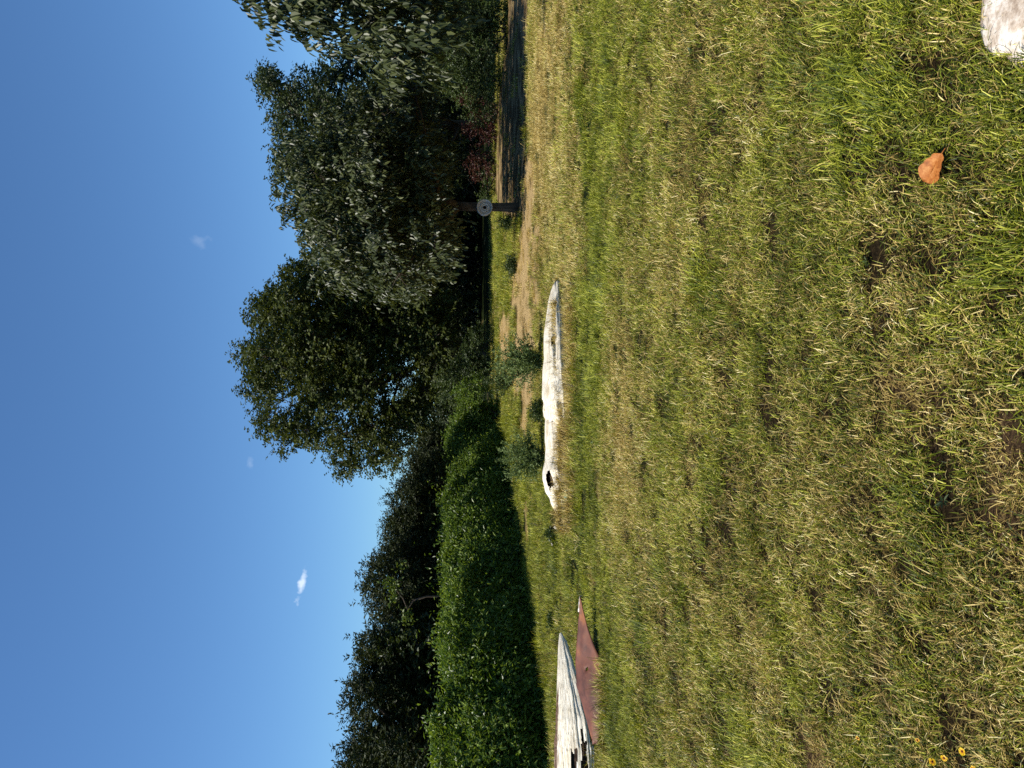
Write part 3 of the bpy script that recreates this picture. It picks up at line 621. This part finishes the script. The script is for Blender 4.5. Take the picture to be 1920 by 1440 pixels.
n = 175000; s = rng.random(n) ** .85 * ss[-1]; t = np.where(rng.random(n) < .78, rng.random(n) * .66, rng.random(n))
P, O = hedge_pts(s, t, rng.normal(-.04, .085, n) + np.where(rng.random(n) < .07, rng.exponential(.11, n), 0)); T = O * .5 + rng.normal(0, .6, (n, 3)) + (0, 0, -.15); N_ = O * .7 + rng.normal(0, .55, (n, 3)) + (0, 0, .55)
Vl, fl, at = leaf_arrays(P - hb, T, N_, .10 * rng.uniform(.5, 1.5, n), .052 * rng.uniform(.7, 1.2, n), rng.random(n))
link('foliage', fast_mesh('foliage', Vl, fl, {'rnd': at}), ht, M['hedge'])
st = []
for k in range(900):
    sk = np.array([rng.random() * ss[-1]]); tt = np.array([rng.uniform(.1, .8)]); q, _ = hedge_pts(sk, tt, -.08); c = np.array([np.interp(sk[0], ss, ctr[:, 0]), np.interp(sk[0], ss, ctr[:, 1]), 0.])
    st.append(tube(bez(c + rng.normal(0, .25, 3) * (1, 1, 0), q[0], rng.normal(0, .12, 3), 4) - hb, np.linspace(.016, .005, 4), 4, cap=False))
Vt, ft = mesh_parts(*st); link('stem', fast_mesh('stem', Vt, ft), ht, M['bark'])
sg, tg_ = np.meshgrid(np.linspace(0, ss[-1], 120), np.linspace(0, 1, 16), indexing='ij')
P, _ = hedge_pts(sg.ravel(), tg_.ravel(), -.3); i = np.arange(119)[:, None] * 16 + np.arange(15)[None]
link('light_block_core', fast_mesh('light_block_core', P - hb, [np.stack((i, i + 16, i + 17, i + 1), -1).reshape(-1, 4)]), ht, M['bark'])  # unseen core added to block light and keep the hedge dark inside

# ------------------------------------------------------------------ logs
def wood_mat(name):
    b = NB(name); v = b.attr; uv = b.n('ShaderNodeTexCoord').outputs['UV']
    mp = b.n('ShaderNodeMapping'); mp.inputs['Scale'].default_value = (2.2, 26, 1); b.l(uv, mp.inputs[0])
    n1 = b.noise(2.2, 6, mp.outputs[0], .65, .6); mp2 = b.n('ShaderNodeMapping'); mp2.inputs['Scale'].default_value = (5, 14, 1); b.l(uv, mp2.inputs[0])
    n2 = b.noise(3.5, 5, mp2.outputs[0], .6); n3 = b.noise(3.2, 3, b.objc())
    c = b.ramp(n1, [(.32, (.16, .115, .07)), (.43, (.55, .47, .33)), (.52, (.80, .73, .58)), (.66, (.90, .87, .77))])
    c = b.mixc(b.math('MULTIPLY', b.math('SUBTRACT', n3, .56), 5, True), c, (.46, .36, .21))
    crack = b.math('MULTIPLY', b.math('SUBTRACT', .39, n2), 14, True)
    c = b.mixc(crack, c, (.055, .038, .025))
    bark = b.math('MULTIPLY', b.attr('barkmask'), 1.0, True); nb = b.noise(30, 4, b.objc())
    c = b.mixc(bark, c, b.ramp(nb, [(.35, (.05, .03, .02)), (.6, (.20, .12, .075)), (.75, (.42, .30, .20))]))
    h = b.math('SUBTRACT', n1, crack)
    return b.done(b.princ(c, .85, .15, b.bump(h, .7, .02)))
M['wood'] = wood_mat('weathered_wood')
b = NB('dark_hollow_wood'); nn = b.noise(14, 5, b.objc()); M['rot'] = b.done(b.princ(b.ramp(nn, [(.3, (.012, .009, .007)), (.7, (.07, .045, .03))]), .95, .05, b.bump(nn, .8, .03)))  # near-black brown for the inner shell seen through the log holes
def log(name, label, pts, rad, flat=.85, seed=0, tilt=0., holes=(), bark=None, nu=220, nv=110, closed=True):
    """pts: centreline; rad: radii; holes: (u0,u1,v0,v1) cut with ragged rims; thick shell so that the hollow is real"""
    pts = np.asarray(pts, float); g = np.random.default_rng(seed); tt = np.linspace(0, 1, nu); k = np.linspace(0, 1, len(pts))
    c = np.stack([np.interp(tt, k, pts[:, j]) for j in range(3)], 1); r = np.interp(tt, k, rad)
    for _ in range(3): c[1:-1] = (c[:-2] + c[1:-1] * 2 + c[2:]) / 4
    tn = unit(np.gradient(c, axis=0)); a = unit(np.cross(tn, (0, 0, 1.))); u_ = np.cross(a, tn); a, u_ = a * math.cos(tilt) + u_ * math.sin(tilt), u_ * math.cos(tilt) - a * math.sin(tilt)
    th = np.linspace(0, 2 * np.pi, nv, endpoint=False); TH, TT = np.meshgrid(th, tt)
    vn = VN(seed + 100); ang = TH / (2 * np.pi)
    gro = (vn(TT * 1.5, ang * 18 % 18, .6, 3) - .5) * .20 + (vn(TT * 7 + 3, ang * 9 % 9, .8, 3) - .5) * .20 + (vn(TT * 3 + 7, ang * 60, .9, 2) - .5) * .13
    edge = np.abs(ang - .5) * 2; gro = gro * (1 - smooth(.85, 1, edge))
    def shell(f):
        rr = r[:, None] * f * (1 + gro)
        return c[:, None] + rr[..., None] * (np.cos(TH)[..., None] * a[:, None] + flat * np.sin(TH)[..., None] * u_[:, None])
    V = shell(1.).reshape(-1, 3); Vi = shell(.72).reshape(-1, 3)
    i, j = np.meshgrid(np.arange(nu - 1), np.arange(nv), indexing='ij'); jn = (j + 1) % nv
    keep = np.ones(i.shape, bool); uu = (i + .5) / (nu - 1); vv = (j + .5) / nv
    for (u0, u1, v0, v1) in holes:
        du = np.abs(uu - (u0 + u1) / 2) / ((u1 - u0) / 2); dv = np.abs(vv - (v0 + v1) / 2) / ((v1 - v0) / 2)
        keep &= ~(np.maximum(du, dv) + (vn(uu * 9, vv * 40, .5, 2) - .5) * .9 < 1)
    q = np.stack((i * nv + j, i * nv + jn, (i + 1) * nv + jn, (i + 1) * nv + j), -1)
    qo = q[keep]; org = c.mean(0); org[2] = 0
    t = thing(name, label, 'log', org)
    me = bpy.data.meshes.new('wood'); 
    Vall = V - org; fs = [qo]
    if closed: fs += [np.arange(nv)[None], (np.arange(nv)[::-1] + (nu - 1) * nv)[None]]
    me = fast_mesh('wood', Vall, fs, smoothsh=True)
    uvl = me.uv_layers.new(name='UVMap'); li = np.zeros(len(me.loops), np.int32); me.loops.foreach_get('vertex_index', li)
    length = np.linalg.norm(np.diff(pts, axis=0), axis=1).sum()
    uvv = np.stack((TT.ravel()[li] * length, np.abs(ang.ravel()[li] - .5) * 2 * np.asarray(rad).max() / .22), 1).astype(np.float32); uvl.data.foreach_set('uv', uvv.ravel())
    bm_ = np.zeros(nu * nv)
    if bark is not None:
        bm_ = (smooth(.0, .2, np.clip(1 - np.abs(ang - bark[0]) / bark[1], 0, 1) + (vn(TT * 5, ang * 20, .5, 3) - .5) * .8 - .25) * smooth(bark[2], bark[2] + .1, TT)).ravel()
    at = me.attributes.new('barkmask', 'FLOAT', 'POINT'); at.data.foreach_set('value', bm_.astype(np.float32))
    link('wood', me, t, M['wood'])
    if holes:
        qi = q.reshape(-1, 4)[:, ::-1]; me2 = fast_mesh('hollow', Vi - org, [qi], smoothsh=True); link('hollow', me2, t, M['rot'])
    return t
zc = lambda x, y, D, z: np.array((PD(x, y, D)[0], D, z))
log('fallen_log', 'long bleached fallen log lying across the lawn, right of the hollow one',
    [zc(0, 534, 12.2, -.03), zc(0, 552, 12.05, -.02), zc(0, 620, 11.75, .0), zc(0, 690, 11.52, .0), zc(0, 745, 11.42, .01), zc(0, 780, 11.4, .0), zc(0, 800, 11.4, -.03)],
    [.2, .40, .62, .74, .78, .72, .5], .33, 3, holes=((.42, .455, .36, .39),))
log('fallen_log', 'bleached hollow log with a dark hole, near the small teal scrap',
    [zc(0, 768, 11.6, -.02), zc(0, 800, 11.6, .0), zc(0, 860, 11.5, -.01), zc(0, 905, 11.4, .03), zc(0, 935, 11.3, .0), zc(0, 970, 11.15, -.03), zc(0, 1002, 11.05, -.05)],
    [.5, .60, .62, .62, .52, .36, .2], .37, 5, holes=((.50, .64, .27, .345),))
log('fallen_log', 'bleached tapering log with bark remnants and broken hollow at the far left',
    [zc(0, 1213, 9.5, .285), zc(0, 1235, 9.40, .275), zc(0, 1280, 9.24, .26), zc(0, 1330, 9.10, .24), zc(0, 1385, 8.98, .22), zc(0, 1440, 8.92, .205), zc(0, 1520, 8.88, .205)],
    [.02, .08, .15, .22, .29, .33, .33], .36, 9, R(30), holes=((.76, 1.02, .38, .44), (.70, .84, .395, .42), (.82, 1.02, .29, .34)), bark=(.12, .07, .42))

# ------------------------------------------------------------------ rusty bent sheet
b = NB('rusted_steel'); oc = b.objc(); n1 = b.noise(3.5, 6, oc, .65); n2 = b.noise(30, 4, oc, .7)
c = b.ramp(n1, [(.30, (.045, .017, .011)), (.46, (.115, .040, .024)), (.58, (.16, .056, .029)), (.72, (.28, .10, .03))])
c = b.mixc(b.math('MULTIPLY', b.math('SUBTRACT', n2, .60), 5, True), c, (.075, .03, .022))
M['rust'] = b.done(b.princ(c, .62, .35, b.bump(n2, .25, .006)))
topE = [(1088, 1118, 8.60), (1086, 1150, 8.62), (1083, 1200, 8.66), (1080, 1245, 8.70), (1081, 1285, 8.66), (1091, 1315, 8.56), (1104, 1360, 8.42), (1114, 1396, 8.32)]
botE = [(1089, 1121, 8.58), (1095, 1148, 8.55), (1104, 1186, 8.47), (1116, 1214, 8.38), (1131, 1246, 8.27), (1133, 1290, 8.22), (1130, 1340, 8.22), (1120, 1394, 8.26)]
A_ = np.array([PD(*q) for q in topE]); B_ = np.array([PD(*q) for q in botE]); k = np.linspace(0, 1, 8); tt = np.linspace(0, 1, 40)
A_ = np.stack([np.interp(tt, k, A_[:, j]) for j in range(3)], 1); B_ = np.stack([np.interp(tt, k, B_[:, j]) for j in range(3)], 1)
vv = np.linspace(0, 1, 12); sh = A_[:, None] * (1 - vv)[None, :, None] + B_[:, None] * vv[None, :, None]
ridge = np.interp(tt, (0, .45, .6, .8, 1), (0, .1, .55, .6, .5)); sh[..., 2] += .05 * np.exp(-((vv[None] - .45) / .25) ** 2) * ridge[:, None] + (VN(8)(np.broadcast_to(tt[:, None] * 6, (40, 12)), np.broadcast_to(vv[None] * 2, (40, 12)), .6) - .5) * .025
sh[..., 2] = np.maximum(sh[..., 2], .012); org = sh.reshape(-1, 3).mean(0); org[2] = 0
i = np.arange(39)[:, None] * 12 + np.arange(11)[None]; q = np.stack((i, i + 12, i + 13, i + 1), -1).reshape(-1, 4)
hole = np.zeros((39, 11), bool); hole[20, 5] = True; q = q[~hole.ravel()]
pt = thing('metal_sheet', 'rusty bent steel sheet with a raised point lying beside a bleached log', 'metal sheet', org)
ms = link('sheet', fast_mesh('sheet', sh.reshape(-1, 3) - org, [q], smoothsh=True), pt, M['rust']); sm = ms.modifiers.new('thick', 'SOLIDIFY'); sm.thickness = .008; sm.offset = 0
lip = tube(np.concatenate((A_[:6] + (0, 0, .004),)) - org, np.linspace(.006, .014, 6), 6)
b = NB('sunlit_edge'); M['sunlit_lip'] = b.done(b.princ(b.ramp(b.noise(25, 3, b.objc()), [(.4, (.45, .36, .28)), (.6, (.75, .70, .63))]), .7, .2))  # pale colour imitates sun catching the lip of the rusty sheet
tag(link('rolled_lip', fast_mesh('rolled_lip', *lip, smoothsh=True), pt, M['sunlit_lip']), 'rolled edge of the sheet painted pale as if sunlit')

# ------------------------------------------------------------------ wheel rim on the trunk
b = NB('worn_steel'); nn = b.noise(18, 5, b.objc()); M['steel'] = b.done(b.princ(b.ramp(nn, [(.3, (.30, .29, .27)), (.7, (.55, .54, .51))]), .42, .5, None, .15))
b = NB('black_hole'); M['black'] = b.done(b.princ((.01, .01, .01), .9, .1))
wc = PD(908.5, 389.5, 18.5); wt = thing('wheel_rim', 'bare steel wheel rim hung on the tree trunk', 'wheel rim', wc)
def lathe(profile, n=40):
    pr = np.asarray(profile); th = np.linspace(0, 2 * np.pi, n, endpoint=False)
    Vv = np.stack((pr[:, 0][:, None] * np.cos(th), np.broadcast_to(-pr[:, 1][:, None], (len(pr), n)), pr[:, 0][:, None] * np.sin(th)), -1).reshape(-1, 3)
    i = np.arange(len(pr) - 1)[:, None] * n; j = np.arange(n)[None]; kk = (j + 1) % n
    return Vv, [np.stack(np.broadcast_arrays(i + j, i + kk, i + n + kk, i + n + j), -1).reshape(-1, 4)]
link('barrel', fast_mesh('barrel', *lathe([(.165, -.10), (.182, -.085), (.182, -.07), (.150, -.06), (.145, .02), (.160, .05), (.182, .055), (.188, .068), (.182, .075), (.168, .066), (.158, .062), (.148, .03), (.138, .022)]), smoothsh=True), wt, M['steel'])
link('disc', fast_mesh('disc', *lathe([(.139, .022), (.132, .012), (.124, .016), (.112, .040), (.095, .046), (.078, .034), (.062, .030), (.052, .044), (.046, .046), (.040, .030)]), smoothsh=True), wt, M['steel'])
link('hub_bore', fast_mesh('hub_bore', *lathe([(.041, .031), (.038, .0), (.001, -.004)], 24), smoothsh=True), wt, M['black'])
hm = fast_mesh('bolt_hole', *lathe([(.0105, .034), (.0095, .0375), (.001, .0372)], 12)); hm.materials.append(M['black'])
for k in range(5):
    a = k * 2 * math.pi / 5 + .3; o = link('bolt_hole', hm, wt); o.location = (.069 * math.cos(a), .002, .069 * math.sin(a))
vm = fast_mesh('vent_slot', *lathe([(.017, .043), (.013, .0475), (.001, .047)], 12)); vm.materials.append(M['black'])
for k in range(4):
    a = k * math.pi / 2 + .5; o = link('vent_slot', vm, wt); o.location = (.1 * math.cos(a), .002, .1 * math.sin(a)); o.scale = (.6, 1, .6)
V, f = tube(np.array(((0, .0, 0), (0, .12, .02))), [.012, .012], 6); link('hanging_bolt', fast_mesh('hanging_bolt', V, f), wt, M['black'])

# ------------------------------------------------------------------ weeds behind the logs
def weed(label, y, D, w_px, h_px, n, seed, m_='weed', leaf=(.055, .024), grp='grey green weeds behind the logs'):
    g = np.random.default_rng(seed); bs = gb(1000, y, D); k = mpp(D); t = thing('weed_clump', label, 'weed', bs, grp)
    parts, P, T, N_ = [], [], [], []
    for q in range(n):
        a = g.uniform(0, 6.283); rr = g.random() ** .6; tip = np.array((math.cos(a) * w_px * .5 * k * rr, math.sin(a) * w_px * .4 * k * rr, h_px * k * (1 - .45 * rr ** 2) * g.uniform(.3, 1.15)))
        st = np.array((g.normal(0, .06), g.normal(0, .06), 0)); c = bez(st, tip, np.array((0, 0, .12 * h_px * k)) - .2 * np.array((tip[0], tip[1], 0)), 6); parts.append(tube(c, np.linspace(.005, .002, 6), 4, cap=False))
        nl = 42; tt_ = g.uniform(.1, 1.02, nl); pp = np.stack([np.interp(tt_, np.linspace(0, 1, 6), c[:, j]) for j in range(3)], 1) + g.normal(0, .025, (nl, 3))
        P.append(pp); T.append(g.normal(0, .7, (nl, 3)) + (0, 0, .5)); N_.append(g.normal(0, .6, (nl, 3)) + (0, 0, .5))
    P, T, N_ = map(np.concatenate, (P, T, N_)); P[:, 2] = np.maximum(P[:, 2], .01); Vl, fl, at = leaf_arrays(P, T, N_, leaf[0] * g.uniform(.6, 1.3, len(P)), leaf[1], g.random(len(P)))
    Vt, ft = mesh_parts(*parts); link('stem', fast_mesh('stem', Vt, ft), t, M['weed']); link('foliage', fast_mesh('foliage', Vl, fl, {'rnd': at}), t, M[m_])
weed('wide grey green weed clump behind the right hand bleached log', 678, 13.8, 120, 96, 120, 1)
weed('tall feathery grey green weed clump behind the hollow log', 858, 13.6, 112, 86, 120, 2)
weed('low green weed tuft behind the joint of the two long logs', 770, 13.6, 50, 26, 40, 3, 'shrub')
weed('dark green weed clump at the tan bare strip left of the wheel rim tree', 497, 19.5, 56, 24, 50, 4, 'shrub')
weed('small weed in shade on the left of the wheel rim trunk', 418, 20.5, 44, 34, 36, 5, 'shrub')
weed('small dark weed clump in the lawn before the hedge', 1163, 12.2, 34, 7, 22, 6, 'shrub')
weed('green weed at the left tip of the hollow log', 1000, 12.1, 26, 14, 22, 7, 'shrub')
weed('weed sapling reaching up left of the tall tree stems', 716, 20.5, 90, 56, 60, 8, 'shrub')

# ------------------------------------------------------------------ small things on the lawn
# oak leaf
b = NB('dry_oak_leaf'); oc = b.objc(); nn = b.noise(60, 6, oc, .7); c = b.ramp(nn, [(.30, (.20, .055, .010)), (.50, (.40, .13, .024)), (.72, (.58, .27, .08))])
tl = b.mixc(1, c, (1.1, .8, .5), 'MULTIPLY'); M['oak'] = b.leafy(c, tl, .6, .25, .25)
g0 = GR(1776, 316); base_p = GR(1766, 285); tip_p = GR(1738, 345); ax_ = unit(tip_p - base_p)
g0[2] = .048; T_ = Vector((*ax_[:2], .05)).normalized(); S_ = T_.cross(Vector((-.1, -.35, 1))).normalized(); Nn = S_.cross(T_)
prof_l = np.array([(.0, .05), (.05, .13), (.12, .17), (.18, .165), (.24, .20), (.33, .27), (.41, .285), (.47, .275), (.55, .315), (.64, .34), (.72, .325), (.78, .30), (.85, .27), (.91, .22), (.96, .13), (1, .03)])
Ll = .102; rows = []
for (t_, h_) in prof_l:
    for s_q in (-1, -.5, 0, .5, 1):
        p = (t_ - .5) * Ll * np.array(T_) + s_q * h_ * Ll * 1.15 * np.array(S_) + np.array(Nn) * (.014 * (abs(s_q) ** 1.5) * (1 if s_q > 0 else .3) + .0025 * math.sin(t_ * 9 + s_q * 2) - .02 * (t_ - .5) ** 2)
        rows.append(p)
Vv = np.array(rows); i = np.arange(len(prof_l) - 1)[:, None] * 5 + np.arange(4)[None]
lt = thing('oak_leaf', 'orange dry oak leaf lying on the near grass', 'leaf', g0)
lf = link('blade', fast_mesh('blade', Vv, [np.stack((i, i + 5, i + 6, i + 1), -1).reshape(-1, 4)], smoothsh=True), lt, M['oak'])
stem = tube(np.array([(t_ - .5) * Ll * np.array(T_) + np.array(Nn) * (.0015 - .02 * (t_ - .5) ** 2) for t_ in (-.18, 0, .3, .6, .9)]), [.0012, .0014, .0012, .001, .0005], 5)
link('rib', fast_mesh('rib', *stem), lt, M['oak'])
# limestone rock at the near right corner
b = NB('limestone'); oc = b.objc(); n1 = b.noise(13, 8, oc, .72); n2 = b.noise(70, 4, oc)
M['rock'] = b.done(b.princ(b.ramp(n1, [(.32, (.18, .12, .08)), (.46, (.42, .34, .26)), (.58, (.62, .56, .48)), (.72, (.72, .68, .61))]), .9, .1, b.bump(b.math('ADD', n1, b.math('MULTIPLY', n2, .4)), .6, .012)))
rc = GR(1932, -38); th, ph = np.meshgrid(np.linspace(0, 2 * np.pi, 48, endpoint=False), np.linspace(.02, np.pi - .02, 24)); vn = VN(55)
rad = 1 + (vn(th / 6.2832 * 8, ph * 2, 1., 3) - .5) * .9 * np.sin(ph)
Vr = np.stack((rad * np.sin(ph) * np.cos(th) * .19, rad * np.sin(ph) * np.sin(th) * .16, np.cos(ph) * .06 * (1 + .3 * (rad - 1))), -1)
Vr[..., 2] = np.where(Vr[..., 2] > .03, .03 + (Vr[..., 2] - .03) * .35, Vr[..., 2]); i, j = np.meshgrid(np.arange(23), np.arange(48), indexing='ij'); jn = (j + 1) % 48
tag(link('rock', fast_mesh('rock', Vr.reshape(-1, 3), [np.stack((i * 48 + j, (i + 1) * 48 + j, (i + 1) * 48 + jn, i * 48 + jn), -1).reshape(-1, 4)], smoothsh=True), mat=M['rock']), 'pale limestone rock sunk in the grass at the near right corner', 'rock').location = (rc[0], rc[1], -.002)
# yellow flowers
b = NB('yellow_petal'); oc = b.objc(); ln = b.n('ShaderNodeVectorMath', operation='LENGTH'); b.l(oc, ln.inputs[0])
c = b.ramp(b.math('MULTIPLY', ln.outputs['Value'], 45), [(.10, (.40, .08, .012)), (.24, (.80, .42, .012)), (.5, (.85, .60, .02))])
M['petal'] = b.leafy(c, c, .5, .3, .35)
b = NB('flower_disc'); M['disc'] = b.done(b.princ((.10, .025, .012), .8, .1)); b = NB('flower_stem'); M['stem'] = b.done(b.princ((.06, .10, .025), .6, .2))
def flower(label, x, y, size, h, seed, tilt):
    g = np.random.default_rng(seed); c = GR(x, y); rng_ = math.hypot(c[1], CAMH); c = c + unit(np.array((0, -1., 0))) * 0; c[1] -= h * c[1] / CAMH; c[0] -= h * c[0] / CAMH
    t = thing('yellow_flower', label, 'flower', c, 'yellow flowers at the near left corner'); T_ = Vector((g.normal(0, .3), -tilt + g.normal(0, .2), 1)).normalized()
    hd = np.array((g.normal(0, .01), 0, h)); V, f = tube(bez((0, 0, 0), hd, np.array((.006, .004, 0)), 5), .0013, 5); link('stem', fast_mesh('stem', V, f), t, M['stem'])
    a1 = T_.cross(Vector((1, .2, 0))).normalized(); a2 = T_.cross(a1); parts = []
    Vd, fd = lathe([(.0030, -.001), (.0027, .0015), (.0015, .0025), (.0002, .0028)], 12); Rm = np.array((a1, -np.array(T_), a2)).T
    o = link('centre', fast_mesh('centre', Vd @ Rm.T, fd, smoothsh=True), t, M['disc']); o.location = tuple(hd)
    npet = 8
    for q in range(npet):
        a = q * 2 * math.pi / npet + g.normal(0, .08); d = np.array(a1) * math.cos(a) + np.array(a2) * math.sin(a); sd_ = np.cross(np.array(T_), d); up_ = np.array(T_)
        L = size * .5 * g.uniform(.85, 1.1); W = L * .36; dz = g.normal(.1, .15)
        Vp = np.array([d * .002, d * L * .45 + sd_ * W * .8 + up_ * L * .10, d * L * .92 + sd_ * W + up_ * L * dz, d * L + sd_ * W * .3 + up_ * L * dz * .9, d * L * .94 + up_ * L * dz, d * L - sd_ * W * .35 + up_ * L * dz, d * L * .92 - sd_ * W + up_ * L * dz, d * L * .45 - sd_ * W * .8 + up_ * L * .10])
        o = link('petal', fast_mesh('petal', Vp, [np.array([[0, 1, 2, 3], [0, 3, 4, 5], [0, 5, 6, 7]])], smoothsh=True), t, M['petal']); o.location = tuple(hd)
flower('largest open yellow flower, nearest the near edge of the lawn but one', 1804, 1411, 0.022, .10, 1, .5)
flower('yellow flower with red centre beside the largest one', 1770, 1419, 0.019, .09, 2, .8)
flower('bright yellow flower facing up below its two neighbours', 1748, 1431, 0.023, .08, 3, .2)
flower('half closed orange flower apart from the yellow group', 1720, 1397, 0.013, .06, 4, .9)
flower('lone small orange flower farthest out on the lawn', 1608, 1383, 0.015, .06, 5, .7)
flower('small yellow flower on the left edge, farther than the group', 1670, 1437, 0.016, .07, 6, .4)
flower('yellow flower cut by the left edge, nearest of all', 1824, 1440, 0.019, .09, 7, .4)
# scraps by the hollow log
def scrap(name, label, cat, x, y, sx, sy, colr, seed, rough=.5):
    g = np.random.default_rng(seed); c = GR(x, y); n_ = 9; u_, v_ = np.meshgrid(np.linspace(-1, 1, n_), np.linspace(-1, 1, n_), indexing='ij'); vn = VN(seed)
    h = .03 + (vn(u_ * 3 + 9, v_ * 3, .8, 3) - .3) * .06; rag = 1 + (vn(u_ * 2, v_ * 2 + 4, .5, 2) - .5) * .6
    Vs = np.stack((u_ * sx * .5 * rag, v_ * sy * .5 * rag, np.maximum(h, .01)), -1).reshape(-1, 3); i = np.arange(n_ - 1)[:, None] * n_ + np.arange(n_ - 1)[None]
    b = NB(name + '_plastic'); nn = b.noise(20, 3, b.objc()); m_ = b.done(b.princ(b.ramp(nn, [(.35, tuple(q * .5 for q in colr)), (.6, colr)]), rough, .3))
    o = tag(link(name, fast_mesh(name, Vs, [np.stack((i, i + n_, i + n_ + 1, i + 1), -1).reshape(-1, 4)], smoothsh=True), mat=m_), label, cat); o.location = tuple(c)
    md = o.modifiers.new('thick', 'SOLIDIFY'); md.thickness = .004
scrap('plastic_scrap', 'faded teal crumpled scrap in the grass before the hollow log', 'scrap', 1068, 930, .20, .22, (.20, .55, .46), 21)
scrap('wood_chip', 'white chip in the grass between the teal scrap and the long log', 'wood chip', 1066, 888, .06, .12, (.6, .58, .52), 22)
scrap('wood_chip', 'white chip lying off the left end of the hollow log', 'wood chip', 1046, 988, .05, .22, (.6, .56, .48), 23)
scrap('wood_chip', 'small white chip farthest left of the hollow log', 'wood chip', 1040, 1020, .04, .12, (.55, .5, .42), 24)
# wires against the sky
b = NB('wire'); M['wire'] = b.done(b.princ((.05, .05, .055), .6, .3))
for lab, pa, pb in (('upper thin overhead wire between the tall tree and the hedge trees', (742, 790), (748, 980)), ('middle thin overhead wire between the tall tree and the hedge trees', (749, 790), (756, 980)), ('lowest thin overhead wire above the hedge trees', (763, 780), (778, 990))):
    a, c = PD(*pa, 60), PD(*pb, 60); a2 = c + (a - c) * 4; c2 = a + (c - a) * 4; V, f = tube(bez(a2, c2, np.array((0, 0, -.3)), 24), .012, 4)
    tag(link('overhead_wire', fast_mesh('overhead_wire', V, f), mat=M['wire']), lab, 'wire', 'overhead wires')
